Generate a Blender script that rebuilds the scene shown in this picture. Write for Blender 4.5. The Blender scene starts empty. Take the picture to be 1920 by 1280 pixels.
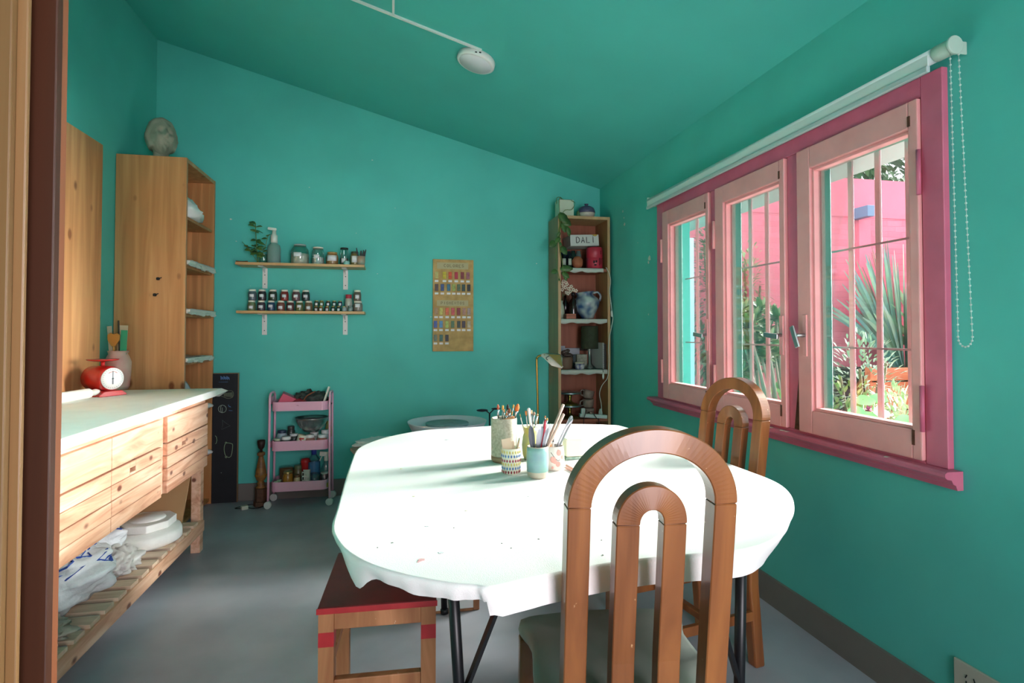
import bpy, math, random
from mathutils import Vector, Matrix, noise
random.seed(7)
R = math.radians
PI = math.pi
C = bpy.context.scene.collection
scene = bpy.context.scene

# ------------------------------------------------------------------ camera, world, light, exposure
CAM_H = 1.27
YAW, PITCH, FPX = 11.657, 1.245, 1053.166
cd = bpy.data.cameras.new('camera')
cam = bpy.data.objects.new('camera', cd)
C.objects.link(cam)
cam.location = (0, 0, CAM_H)
cam.rotation_euler = (R(90 + PITCH), 0, R(-YAW))
cd.sensor_width = 36
cd.lens = FPX / 1920 * 36
cd.shift_y = -39.75 / 1920
cd.clip_start = 0.02
cd.clip_end = 200
scene.camera = cam

world = bpy.data.worlds.new('overcast_sky')
scene.world = world
world.use_nodes = True
wn = world.node_tree.nodes
bg = wn['Background']
bg.inputs[0].default_value = (0.98, 0.93, 1.0, 1)
bg.inputs[1].default_value = 1.65

def area(name, loc, target, sx, sy, power, col, spread=180):
    l = bpy.data.lights.new(name, 'AREA')
    l.shape = 'RECTANGLE'; l.size = sx; l.size_y = sy
    l.energy = power; l.color = col; l.spread = math.radians(spread)
    o = bpy.data.objects.new(name, l); C.objects.link(o)
    o.location = loc
    d = Vector(target) - Vector(loc)
    o.rotation_euler = d.to_track_quat('-Z', 'Y').to_euler()
    return o

area('daylight_garden', (9.0, 3.15, 1.9), (0.0, 2.35, 1.65), 2.0, 3.2, 265, (1.0, 0.94, 0.985), 45)
sl = bpy.data.lights.new('hazy_sun', 'SUN'); sl.energy = 16.0; sl.angle = R(30); sl.color = (1.0, .965, .94)
so_ = bpy.data.objects.new('hazy_sun', sl); C.objects.link(so_)
so_.rotation_euler = Vector((-.955, -.29, -math.tan(R(27)))).to_track_quat('-Z', 'Y').to_euler()
area('fill_rear_opening', (0.95, -1.65, 1.3), (-0.1, 3.2, 1.45), 1.1, 1.9, 12, (1.0, 0.91, 0.98), 90)  # added fill lamp in the unseen rear opening, brightens camera-facing sides

scene.view_settings.view_transform = 'Standard'
scene.view_settings.look = 'None'
scene.view_settings.exposure = 1.17
scene.view_settings.gamma = 1
scene.view_settings.use_curve_mapping = False
scene.cycles.max_bounces = 10
scene.cycles.diffuse_bounces = 6
scene.cycles.transparent_max_bounces = 16
scene.cycles.caustics_reflective = False
scene.cycles.caustics_refractive = False

# ------------------------------------------------------------------ helpers
def srgb(h):
    if isinstance(h, str):
        h = h.lstrip('#'); v = [int(h[i:i + 2], 16) / 255 for i in (0, 2, 4)]
    else:
        v = [c / 255 for c in h]
    return tuple(c / 12.92 if c <= .04045 else ((c + .055) / 1.055) ** 2.4 for c in v) + (1,)

MATS = {}
def mat(name, col, rough=.5, metal=0, var=0.0, vscale=6, bump=0, bscale=60, spec=.5, trans=0, ior=1.45, coat=0, emit=0, col2=None, vdetail=4, alpha=1, sub=0):
    if name in MATS: return MATS[name]
    m = bpy.data.materials.new(name); m.use_nodes = True
    nt = m.node_tree; p = nt.nodes['Principled BSDF']
    c = srgb(col)
    p.inputs['Base Color'].default_value = c
    p.inputs['Roughness'].default_value = rough
    p.inputs['Metallic'].default_value = metal
    p.inputs['Specular IOR Level'].default_value = spec
    p.inputs['Transmission Weight'].default_value = trans
    p.inputs['IOR'].default_value = ior
    p.inputs['Coat Weight'].default_value = coat
    p.inputs['Coat Roughness'].default_value = .1
    p.inputs['Alpha'].default_value = alpha
    if sub:
        p.inputs['Subsurface Weight'].default_value = sub
        p.inputs['Subsurface Radius'].default_value = (.01, .01, .01)
    if var or col2 or bump:
        tc = nt.nodes.new('ShaderNodeTexCoord')
    if var or col2:
        n = nt.nodes.new('ShaderNodeTexNoise'); n.inputs['Scale'].default_value = vscale; n.inputs['Detail'].default_value = vdetail
        nt.links.new(tc.outputs['Object'], n.inputs['Vector'])
        r = nt.nodes.new('ShaderNodeValToRGB')
        if col2: a, b = c, srgb(col2)
        else:
            a = tuple(x * (1 - var) for x in c[:3]) + (1,); b = tuple(min(1, x * (1 + var)) for x in c[:3]) + (1,)
        r.color_ramp.elements[0].color = a; r.color_ramp.elements[1].color = b
        r.color_ramp.elements[0].position = .35; r.color_ramp.elements[1].position = .65
        nt.links.new(n.outputs['Fac'], r.inputs['Fac']); nt.links.new(r.outputs['Color'], p.inputs['Base Color'])
    if bump:
        n2 = nt.nodes.new('ShaderNodeTexNoise'); n2.inputs['Scale'].default_value = bscale; n2.inputs['Detail'].default_value = 5
        nt.links.new(tc.outputs['Object'], n2.inputs['Vector'])
        b = nt.nodes.new('ShaderNodeBump'); b.inputs['Strength'].default_value = bump; b.inputs['Distance'].default_value = .01
        nt.links.new(n2.outputs['Fac'], b.inputs['Height']); nt.links.new(b.outputs['Normal'], p.inputs['Normal'])
    MATS[name] = m
    return m

def wood(name, c1, c2, axis='Z', scale=9, stretch=.07, rough=.45, knots=None, c3=None, contrast=(.3, .7), scuff=None, coat=0, knot_scale=3.2):
    """long-grained wood: noise pulled out along one axis, optional dark knots"""
    if name in MATS: return MATS[name]
    m = bpy.data.materials.new(name); m.use_nodes = True
    nt = m.node_tree; N = nt.nodes; L = nt.links; p = N['Principled BSDF']
    p.inputs['Roughness'].default_value = rough
    p.inputs['Coat Weight'].default_value = coat
    tc = N.new('ShaderNodeTexCoord'); mp = N.new('ShaderNodeMapping')
    s = [scale] * 3; s['XYZ'.index(axis)] = scale * stretch
    mp.inputs['Scale'].default_value = s
    L.new(tc.outputs['Object'], mp.inputs['Vector'])
    n = N.new('ShaderNodeTexNoise'); n.inputs['Scale'].default_value = 1.6; n.inputs['Detail'].default_value = 6; n.inputs['Distortion'].default_value = 1.1
    L.new(mp.outputs['Vector'], n.inputs['Vector'])
    r = N.new('ShaderNodeValToRGB')
    r.color_ramp.elements[0].position = contrast[0]; r.color_ramp.elements[0].color = srgb(c1)
    r.color_ramp.elements[1].position = contrast[1]; r.color_ramp.elements[1].color = srgb(c2)
    if c3:
        e = r.color_ramp.elements.new((contrast[0] + contrast[1]) / 2); e.color = srgb(c3)
    L.new(n.outputs['Fac'], r.inputs['Fac'])
    out = r.outputs['Color']
    if knots:
        mp2 = N.new('ShaderNodeMapping'); s2 = [knot_scale] * 3; s2['XYZ'.index(axis)] = knot_scale * .6
        mp2.inputs['Scale'].default_value = s2
        L.new(tc.outputs['Object'], mp2.inputs['Vector'])
        v = N.new('ShaderNodeTexVoronoi'); L.new(mp2.outputs['Vector'], v.inputs['Vector'])
        r2 = N.new('ShaderNodeValToRGB')
        r2.color_ramp.elements[0].position = .09; r2.color_ramp.elements[0].color = (1, 1, 1, 1)
        r2.color_ramp.elements[1].position = .17; r2.color_ramp.elements[1].color = (0, 0, 0, 1)
        L.new(v.outputs['Distance'], r2.inputs['Fac'])
        mx = N.new('ShaderNodeMix'); mx.data_type = 'RGBA'
        L.new(r2.outputs['Color'], mx.inputs[0]); L.new(out, mx.inputs[6]); mx.inputs[7].default_value = srgb(knots)
        out = mx.outputs[2]
    if scuff:
        n3 = N.new('ShaderNodeTexNoise'); n3.inputs['Scale'].default_value = 55; n3.inputs['Detail'].default_value = 3
        L.new(tc.outputs['Object'], n3.inputs['Vector'])
        r3 = N.new('ShaderNodeValToRGB')
        r3.color_ramp.elements[0].position = .735; r3.color_ramp.elements[0].color = (0, 0, 0, 1)
        r3.color_ramp.elements[1].position = .77; r3.color_ramp.elements[1].color = (1, 1, 1, 1)
        L.new(n3.outputs['Fac'], r3.inputs['Fac'])
        mx = N.new('ShaderNodeMix'); mx.data_type = 'RGBA'
        L.new(r3.outputs['Color'], mx.inputs[0]); L.new(out, mx.inputs[6]); mx.inputs[7].default_value = srgb(scuff)
        out = mx.outputs[2]
    L.new(out, p.inputs['Base Color'])
    b = N.new('ShaderNodeBump'); b.inputs['Strength'].default_value = .12; b.inputs['Distance'].default_value = .004
    L.new(n.outputs['Fac'], b.inputs['Height']); L.new(b.outputs['Normal'], p.inputs['Normal'])
    MATS[name] = m
    return m

def glass(name, tint='ffffff', gloss=.08):
    if name in MATS: return MATS[name]
    m = bpy.data.materials.new(name); m.use_nodes = True
    nt = m.node_tree; N = nt.nodes; L = nt.links
    N.remove(N['Principled BSDF'])
    t = N.new('ShaderNodeBsdfTransparent'); t.inputs[0].default_value = srgb(tint)
    g = N.new('ShaderNodeBsdfGlossy'); g.inputs['Roughness'].default_value = .04
    lw = N.new('ShaderNodeLayerWeight'); lw.inputs[0].default_value = .25
    mth = N.new('ShaderNodeMath'); mth.operation = 'MULTIPLY_ADD'; mth.inputs[1].default_value = .5; mth.inputs[2].default_value = gloss
    L.new(lw.outputs['Fresnel'], mth.inputs[0])
    mx = N.new('ShaderNodeMixShader')
    L.new(mth.outputs[0], mx.inputs[0]); L.new(t.outputs[0], mx.inputs[1]); L.new(g.outputs[0], mx.inputs[2])
    L.new(mx.outputs[0], N['Material Output'].inputs[0])
    MATS[name] = m
    return m

class MB:
    def __init__(s): s.v = []; s.f = []; s.mi = []; s.sm = []; s.cur = 0
    def m(s, i): s.cur = i; return s
    def add(s, vs, fs, smooth=False):
        o = len(s.v); s.v += [Vector(v) for v in vs]
        for f in fs:
            s.f.append([i + o for i in f]); s.mi.append(s.cur); s.sm.append(smooth)
        return s
    def box(s, x0, x1, y0, y1, z0, z1, M=None):
        vs = [Vector((x, y, z)) for z in (z0, z1) for y in (y0, y1) for x in (x0, x1)]
        if M is not None: vs = [M @ v for v in vs]
        return s.add(vs, [(0, 2, 3, 1), (4, 5, 7, 6), (0, 1, 5, 4), (2, 6, 7, 3), (0, 4, 6, 2), (1, 3, 7, 5)])
    def cbox(s, c, d, rot=(0, 0, 0)):
        from mathutils import Euler
        M = Matrix.Translation(c) @ Euler(rot).to_matrix().to_4x4()
        return s.box(-d[0] / 2, d[0] / 2, -d[1] / 2, d[1] / 2, -d[2] / 2, d[2] / 2, M)
    def lathe(s, prof, c=(0, 0, 0), n=24, M=None, smooth=True, wob=None):
        vs = []; c = Vector(c)
        for j, (r, z) in enumerate(prof):
            for i in range(n):
                a = 2 * PI * i / n; rr = max(r, 1e-5)
                if wob: rr *= wob(a, j)
                p = Vector((rr * math.cos(a), rr * math.sin(a), z))
                if M is not None: p = M @ p
                vs.append(p + c)
        fs = [(j * n + i, j * n + (i + 1) % n, (j + 1) * n + (i + 1) % n, (j + 1) * n + i) for j in range(len(prof) - 1) for i in range(n)]
        s.add(vs, fs, smooth)
        o = len(s.v) - len(vs)
        for j, rev in ((0, True), (len(prof) - 1, False)):
            if prof[j][0] > 1e-4:
                ring = [o + j * n + i for i in range(n)]
                s.f.append(ring[::-1] if rev else ring); s.mi.append(s.cur); s.sm.append(False)
        return s
    def tube(s, pts, r, n=8, smooth=True, flat=1.0, cap=True):
        pts = [Vector(p) for p in pts]; K = len(pts)
        rs = r if isinstance(r, (list, tuple)) else [r] * K
        t0 = (pts[1] - pts[0]).normalized()
        up = Vector((0, 0, 1)) if abs(t0.z) < .9 else Vector((1, 0, 0))
        x = t0.cross(up).normalized(); vs = []
        for k in range(K):
            t = (pts[min(k + 1, K - 1)] - pts[max(k - 1, 0)]).normalized()
            x = (x - t * x.dot(t)).normalized(); y = t.cross(x)
            for i in range(n):
                a = 2 * PI * i / n + PI / n
                vs.append(pts[k] + (x * math.cos(a) + y * math.sin(a) * flat) * rs[k])
        fs = [(k * n + i, k * n + (i + 1) % n, (k + 1) * n + (i + 1) % n, (k + 1) * n + i) for k in range(K - 1) for i in range(n)]
        s.add(vs, fs, smooth)
        if cap:
            o = len(s.v) - len(vs)
            s.f.append([o + i for i in range(n)][::-1]); s.mi.append(s.cur); s.sm.append(False)
            s.f.append([o + (K - 1) * n + i for i in range(n)]); s.mi.append(s.cur); s.sm.append(False)
        return s
    def prism(s, poly, fn, d0, d1, smooth=False):
        """poly 2-D, fn(u,v,d)->xyz, extruded from d0 to d1"""
        n = len(poly)
        vs = [fn(u, v, d0) for u, v in poly] + [fn(u, v, d1) for u, v in poly]
        s.add(vs, [tuple(range(n))[::-1], tuple(range(n, 2 * n))], False)
        o = len(s.v) - 2 * n
        for i in range(n):
            s.f.append([o + i, o + (i + 1) % n, o + n + (i + 1) % n, o + n + i]); s.mi.append(s.cur); s.sm.append(smooth)
        return s
    def blob(s, c, d, seed=0, amp=.15, freq=2.5, n=20, flatz=None, ridge=False, rot=0):
        c = Vector(c); vs = []; h = n // 2
        for j in range(h + 1):
            th = PI * j / h
            for i in range(n):
                a = 2 * PI * i / n
                p = Vector((math.sin(th) * math.cos(a), math.sin(th) * math.sin(a), math.cos(th)))
                k = noise.noise(p * freq + Vector((seed * 7.3, seed * 1.7, 0)))
                if ridge: k = abs(k) * 1.6 - .3 + .5 * abs(noise.noise(p * freq * 2.7 + Vector((seed, 0, 0))))
                q = p * (1 + amp * k)
                q = Vector((q.x * d[0] / 2, q.y * d[1] / 2, q.z * d[2] / 2))
                if flatz is not None: q.z = max(q.z, flatz)
                if rot: q = Matrix.Rotation(rot, 3, 'Z') @ q
                vs.append(q + c)
        fs = [(j * n + i, j * n + (i + 1) % n, (j + 1) * n + (i + 1) % n, (j + 1) * n + i) for j in range(h) for i in range(n)]
        fs = [f[::-1] for f in fs]
        return s.add(vs, fs, True)
    def leaf(s, p, d, L, w, bend=.3, nseg=3, up=Vector((0, 0, 1)), fold=.25):
        """a bent, folded leaf blade from p along d"""
        d = Vector(d).normalized(); p = Vector(p)
        side = d.cross(up)
        if side.length < .05: side = d.cross(Vector((1, 0, 0)))
        side.normalize(); vs = []
        for k in range(nseg + 1):
            t = k / nseg; ww = w * math.sin(PI * min(1, t * .88 + .08)) ** .8 / 2
            c = p + d * L * t + Vector((0, 0, -1)) * bend * L * t * t
            vs += [c + side * ww, c - up * fold * ww * .0 - Vector((0, 0, 1)) * fold * ww, c - side * ww]
        fs = []
        for k in range(nseg):
            a = 3 * k
            fs += [(a, a + 1, a + 4, a + 3), (a + 1, a + 2, a + 5, a + 4)]
        return s.add(vs, fs, True)
    def build(s, name, mats, parent=None, origin=None, bevel=0, seg=2, label=None, thick=0, sub=0, tag=None, kind=None):
        if not isinstance(mats, (list, tuple)): mats = [mats]
        me = bpy.data.meshes.new(name)
        top = parent
        while top is not None and not top.get('_w') and top.parent is not None: top = top.parent
        o0 = Vector(origin) if origin is not None else (Vector(top.get('_w')) if (top is not None and top.get('_w')) else Vector((0, 0, 0)))
        me.from_pydata([v - o0 for v in s.v], [], s.f)
        for m_ in mats: me.materials.append(m_)
        me.polygons.foreach_set('material_index', s.mi)
        me.polygons.foreach_set('use_smooth', s.sm)
        me.update()
        o = bpy.data.objects.new(name, me); C.objects.link(o)
        if parent is not None: o.parent = parent
        elif origin is not None: o.location = o0
        if thick:
            md = o.modifiers.new('thickness', 'SOLIDIFY'); md.thickness = thick; md.offset = 0
        if sub:
            md = o.modifiers.new('smooth', 'SUBSURF'); md.levels = sub; md.render_levels = sub
        if bevel:
            md = o.modifiers.new('bevel', 'BEVEL'); md.width = bevel; md.segments = seg; md.limit_method = 'ANGLE'; md.angle_limit = R(40)
        if label: o['label'] = label
        if tag: dress(o, *tag)
        if kind: o['kind'] = kind
        return o

def dress(o, label, cat, group=None):
    o['label'] = label; o['category'] = cat
    if group: o['group'] = group
    return o

def thing(name, label, cat, loc=(0, 0, 0), rz=0, group=None, world=False):
    """Empty at the thing's base.  world=True: its parts are given in room coordinates (rz must be 0)."""
    o = bpy.data.objects.new(name, None); C.objects.link(o)
    o.empty_display_size = .05
    o.location = loc; o.rotation_euler = (0, 0, rz)
    dress(o, label, cat, group)
    if world: o['_w'] = tuple(loc)
    return o

def copy_thing(src, loc, rz=0, label=None, scale=None):
    r = src.copy(); C.objects.link(r); r.location = loc; r.rotation_euler = (0, 0, rz)
    if label: r['label'] = label
    if scale: r.scale = scale
    for ch in list(src.children):
        c = ch.copy(); C.objects.link(c); c.parent = r
        for g in list(ch.children):
            d = g.copy(); C.objects.link(d); d.parent = c
    return r

def ray(px, py):
    """direction of the measured photograph point, used to survey where things stand"""
    yw, ph = R(YAW), R(PITCH); x = (px - 960) / FPX; y = (600.25 - py) / FPX
    d = math.cos(ph) - y * math.sin(ph); z = math.sin(ph) + y * math.cos(ph)
    return Vector((x * math.cos(yw) + d * math.sin(yw), -x * math.sin(yw) + d * math.cos(yw), z))
def at(px, py, X=None, Y=None, Z=None):
    r = ray(px, py)
    t = X / r.x if X is not None else Y / r.y if Y is not None else (Z - CAM_H) / r.z
    return Vector((r.x * t, r.y * t, CAM_H + r.z * t))

def smooth_path(pts, n=6, closed=False):
    pts = [Vector(p) for p in pts]; K = len(pts); out = []
    rng = range(K) if closed else range(K - 1)
    g = (lambda i: pts[i % K]) if closed else (lambda i: pts[max(0, min(K - 1, i))])
    for k in rng:
        a, b, c, d = g(k - 1), g(k), g(k + 1), g(k + 2)
        for i in range(n):
            t = i / n
            out.append(.5 * ((2 * b) + (c - a) * t + (2 * a - 5 * b + 4 * c - d) * t * t + (-a + 3 * b - 3 * c + d) * t ** 3))
    if not closed: out.append(pts[-1])
    return out

# stroke letters on a 4 x 6 grid
GL = {'A': [[(0, 0), (2, 6), (4, 0)], [(1, 2), (3, 2)]], 'C': [[(4, 5), (2.5, 6), (.5, 5), (0, 3), (.5, 1), (2.5, 0), (4, 1)]], 'D': [[(0, 0), (0, 6), (2, 6), (4, 4.5), (4, 1.5), (2, 0), (0, 0)]],
      'E': [[(4, 6), (0, 6), (0, 0), (4, 0)], [(0, 3), (3, 3)]], 'G': [[(4, 5), (2, 6), (0, 4), (0, 2), (2, 0), (4, 1), (4, 3), (2.5, 3)]], 'I': [[(2, 0), (2, 6)]],
      'L': [[(0, 6), (0, 0), (4, 0)]], 'M': [[(0, 0), (0, 6), (2, 3), (4, 6), (4, 0)]], 'N': [[(0, 0), (0, 6), (4, 0), (4, 6)]], 'O': [[(2, 0), (0, 2), (0, 4), (2, 6), (4, 4), (4, 2), (2, 0)]],
      'P': [[(0, 0), (0, 6), (3, 6), (4, 4.8), (3, 3), (0, 3)]], 'R': [[(0, 0), (0, 6), (3, 6), (4, 4.8), (3, 3), (0, 3)], [(2, 3), (4, 0)]], 'S': [[(4, 5), (2, 6), (0, 5), (.5, 3.5), (3.5, 2.5), (4, 1), (2, 0), (0, 1)]],
      'T': [[(2, 0), (2, 6)], [(0, 6), (4, 6)]], 'U': [[(0, 6), (0, 1.5), (2, 0), (4, 1.5), (4, 6)]], 'V': [[(0, 6), (2, 0), (4, 6)]]}
def write(mb, text, org, ux, uz, h, sp=1.35, w=.09, jig=0):
    """letters as flat strokes of real thickness on the plane spanned by ux, uz"""
    ux = Vector(ux).normalized(); uz = Vector(uz).normalized(); org = Vector(org); s = h / 6; x = 0
    for chx in text:
        jy = random.uniform(-jig, jig) * h
        for st in GL.get(chx, []):
            mb.tube([org + ux * (x + a * s * .85) + uz * (b * s + jy) for a, b in st], h * w, n=4, smooth=False)
        x += 4 * s * sp
    return mb

# ------------------------------------------------------------------ materials
TEAL = mat('teal_wall_paint', '58bfb4', rough=.62, var=.05, vscale=2.2, bump=.05, bscale=45, spec=.3)
TEALC = mat('teal_ceiling_paint', '54bcb1', rough=.62, var=.04, vscale=1.6, bump=.03, bscale=45, spec=.3)
WHITEP = mat('white_plaster', 'e8e4da', rough=.8)
CONC = mat('grey_floor_screed', '9a9ba6', rough=.38, col2='b0b1bb', vscale=2.3, vdetail=8, bump=.04, bscale=14, spec=.45)
SKIRT = mat('grey_skirting', '77706a', rough=.5, var=.05)
PINK = mat('rose_window_paint', 'cc6a84', rough=.4, var=.06, vscale=9, spec=.5)
SALM = mat('salmon_sash_paint', 'e8a3a2', rough=.42, var=.05, vscale=8)
GREEN = mat('green_outer_paint', '2f7a68', rough=.4)
DARKW = mat('weathered_wood_gap_shade', '5a3526', rough=.8, var=.4, vscale=30)  # bare weathered wood, also the painted shade of the sash gap
BARP = mat('pink_bar_paint', 'bf8086', rough=.5)
STEEL = mat('steel', 'b8bcc0', rough=.3, metal=1)
CHROME = mat('chrome', 'd8d8d8', rough=.15, metal=1)
BRASS = mat('brass', 'b08a45', rough=.32, metal=1)
BLACKM = mat('black_metal', '16171a', rough=.38)
WHITEM = mat('white_enamel', 'e8e8e4', rough=.35)
GLASS = glass('window_glass', 'f6fbf9', .03)
JGLASS = glass('jar_glass', 'e4efec', .10)
CLOTH = mat('white_canvas', 'f1efe9', rough=.85, var=.025, vscale=10, bump=.12, bscale=420, spec=.2)
PINE = wood('pine_panel', 'b07848', 'd6a16e', 'Z', 8, .06, rough=.42, knots='7d4a28', c3='c48c5a', knot_scale=1.5)
PINE_IN = wood('pine_panel_inner', 'b5723f', 'd99a60', 'Z', 8, .06, rough=.5, c3='b37d49')
PINEY = wood('pine_drawer', 'bf8466', 'ecc6ab', 'Y', 15, .10, rough=.5, knots='75402f', c3='dcab8b', knot_scale=2.2)
PINEX = wood('pine_slat', 'c6a68c', 'e0c6ae', 'X', 14, .08, rough=.6)
CHAIRW = wood('honey_chair_wood', '6c3c1a', '9c6233', 'Z', 7, .10, rough=.3, c3='85502a', scuff='b98f66', coat=.2)
STOOLW = wood('worn_stool_wood', '8a5532', 'b47c52', 'Z', 9, .12, rough=.55, c3='9c6840', scuff='d8c8b4')
SHELFW = wood('shelf_board_wood', 'b98d58', 'd8b483', 'X', 14, .07, rough=.5)
LAMIN = wood('tan_laminate', '8b6540', 'a97f52', 'Z', 12, .05, rough=.4)
LAMIN_IN = wood('brown_laminate_inner', '83482c', '96573a', 'Z', 14, .05, rough=.5)
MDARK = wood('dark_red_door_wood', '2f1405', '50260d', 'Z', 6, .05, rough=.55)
MRED = wood('red_door_wood', '7a4020', '985a34', 'Z', 6, .05, rough=.6)
MPINE = wood('golden_pine_door', '85603a', 'a88355', 'Z', 7, .04, rough=.4, knots='7a4f2a', c3='967048', knot_scale=1.2)
PAPER = mat('paper', 'e6e3da', rough=.8)
BAGM = mat('clear_plastic_bag', 'eef0f4', rough=.25, trans=.3, ior=1.12, spec=.8, bump=.9, bscale=16)
PLASTER = mat('plaster', 'eceae4', rough=.8, var=.03, vscale=20, bump=.2, bscale=60)

# ------------------------------------------------------------------ room shell
XL, XR, YB, YR = -1.757, 1.728, 4.60, -1.75
def zc(x): return 3.456 - .2703 * (x + 1.757)
def structure(o): o['kind'] = 'structure'; return o

structure(MB().box(XL - .2, XR + .2, YR - .2, YB + .2, -.12, 0).build('floor', CONC))
m = MB()
m.prism([(XL - .2, zc(XL - .2)), (XR + .2, zc(XR + .2)), (XR + .2, zc(XR + .2) + .14), (XL - .2, zc(XL - .2) + .14)], lambda u, v, d: (u, d, v), YB + .2, YR - .2)
structure(m.build('ceiling', TEALC))
structure(MB().prism([(XL - .18, 0), (XR + .2, 0), (XR + .2, zc(XR + .2)), (XL - .18, zc(XL - .18))], lambda u, v, d: (u, d, v), YB + .2, YB).build('wall_back', TEAL))
structure(MB().box(XL - .18, XL, YR, YB, 0, zc(XL)).build('wall_left', TEAL))
# right wall with the window opening
WY0, WY1, WZ0, WZ1 = 1.50, 3.44, .815, 2.09
m = MB()
m.box(XR, XR + .2, YR, WY0, 0, zc(XR)); m.box(XR, XR + .2, WY1, YB, 0, zc(XR))
m.box(XR, XR + .2, WY0, WY1, 0, WZ0); m.box(XR, XR + .2, WY0, WY1, WZ1, zc(XR))
structure(m.build('wall_right', TEAL))
# unseen rear wall behind the camera, with an opening added for fill light
m = MB(); m.box(XL, .2, YR - .2, YR, 0, zc(.2)); m.box(1.5, XR, YR - .2, YR, 0, 2.5)
m.prism([(.2, 2.3), (1.5, 2.3), (1.5, zc(1.5)), (.2, zc(.2))], lambda u, v, d: (u, d, v), YR, YR - .2)
structure(m.build('wall_rear', WHITEP))
# partition the camera looks past, left of the door frame
m = MB(); m.box(XL, -.70, .90, 1.0, 0, 2.35)
m.prism([(XL, 2.35), (XR, 2.35), (XR, zc(XR)), (XL, zc(XL))], lambda u, v, d: (u, d, v), 1.0, .90)
structure(m.build('wall_front', TEAL))
structure(MB().box(-1.25, XR - .002, YB - .014, YB, 0, .128).build('baseboard_back', SKIRT))
structure(MB().box(XR - .014, XR, YR, YB - .014, 0, .128).build('baseboard_right', SKIRT))
structure(MB().box(XL, XL + .014, 1.0, YB - .02, 0, .128).build('baseboard_left', SKIRT))

# door frame and door leaf edge at far left, very near the camera
dt = thing('door_frame', 'dark reddish wooden door jamb at the far left edge, nearest the camera', 'door frame', (-.56, .94, 0), world=True)
dt['kind'] = 'structure'; dt.name = 'door_1'
m = MB(); m.box(-.70, at(97, 640, Y=.905).x, .905, .920, 0, 2.35); m.build('jamb', MDARK, dt, bevel=.002)
m = MB(); m.box(-.70, at(119, 640, Y=.965).x, .925, .965, 0, 2.35); m.build('casing', MRED, dt, bevel=.002)
m = MB(); m.box(-.70, at(97, 640, Y=.905).x - .004, .9205, .9245, 0, 2.35); m.build('door_stop', MDARK, dt)
dt = thing('door_leaf', 'golden pine door edge at the far left edge of the view', 'door', (-.58, .86, 0), world=True)
dt['kind'] = 'structure'; dt.name = 'door_2'
m = MB(); m.box(-.75, at(49, 640, Y=.876).x, .868, .876, .01, 2.33); m.build('stile', MPINE, dt, bevel=.002)
m = MB(); m.box(-.75, at(23, 640, Y=.8678).x, .855, .8678, .01, 2.33); m.build('lipping', wood('tan_pine_lipping', '6f4f2c', '8d683e', 'Z', 7, .04, rough=.5), dt, bevel=.002)

# small chips in the wall paint
CHIP = mat('chipped_plaster', 'd9d6c8', rough=.9)
for px, py, s in [(1168, 396, .012), (1170, 408, .008), (1171, 420, .016), (1218, 484, .022), (1216, 492, .012), (1216, 589, .007), (1196, 455, .004)]:
    p = at(px, py, X=XR); m = MB()
    poly = [(p.y + s * (.6 + random.random() * .6) * math.cos(a * PI / 4), p.z + s * (.5 + random.random() * .6) * math.sin(a * PI / 4)) for a in range(8)]
    m.prism(poly, lambda u, v, d: (d, u, v), XR - .0008, XR + .001)
    m.build('paint_chip', CHIP, bpy.data.objects['wall_right'])
for px, py, s in [(433, 411, .010), (443, 452, .006), (580, 351, .006), (698, 300, .006), (708, 513, .005), (808, 594, .006), (1006, 494, .006), (741, 390, .004), (668, 437, .004), (470, 536, .003)]:
    p = at(px, py, Y=YB); m = MB()
    poly = [(p.x + s * (.6 + random.random() * .6) * math.cos(a * PI / 4), p.z + s * (.3 + random.random() * .4) * math.sin(a * PI / 4)) for a in range(8)]
    m.prism(poly, lambda u, v, d: (u, d, v), YB + .001, YB - .0008)
    m.build('paint_chip', CHIP, bpy.data.objects['wall_back'])

# ------------------------------------------------------------------ window
CY0, CY1, CZ0, CZ1 = 1.465, 3.472, .838, 2.122
SASH = [(2.822, 3.374), (2.200, 2.757), (1.543, 2.120)]     # far, middle, near
m = MB()
def yzbox(m, x0, x1, y0, y1, z0, z1): m.box(x0, x1, y0, y1, z0, z1)
SZ0, SZ1 = .848, 2.050
FX0, FX1 = 1.706, 1.748
yzbox(m, FX0, FX1, CY0, 1.543 - .002, CZ0, CZ1); yzbox(m, FX0, FX1, 3.376, CY1, CZ0, CZ1)
yzbox(m, FX0, FX1, 1.541, 3.376, SZ1 + .002, CZ1); yzbox(m, FX0, FX1, 1.541, 3.376, CZ0 - .02, SZ0 - .001)
yzbox(m, FX0 + .004, FX1, 2.122, 2.198, SZ0 - .001, SZ1 + .002); yzbox(m, FX0 + .004, FX1, 2.759, 2.820, SZ0 - .001, SZ1 + .002)
structure(m.build('trim_1', PINK, bevel=.003))
# outer half of the frame, painted green outside
m = MB()
for y0, y1 in [(1.500, 1.560), (2.072, 2.200), (2.709, 2.835), (3.352, 3.44)]: yzbox(m, 1.7485, 1.825, y0, y1, .815, 2.09)
yzbox(m, 1.7485, 1.825, 1.56, 3.305, 1.972, 2.09); yzbox(m, 1.7485, 1.825, 1.56, 3.305, .815, .925)
structure(m.build('trim_2', GREEN, bevel=.003))
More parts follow.
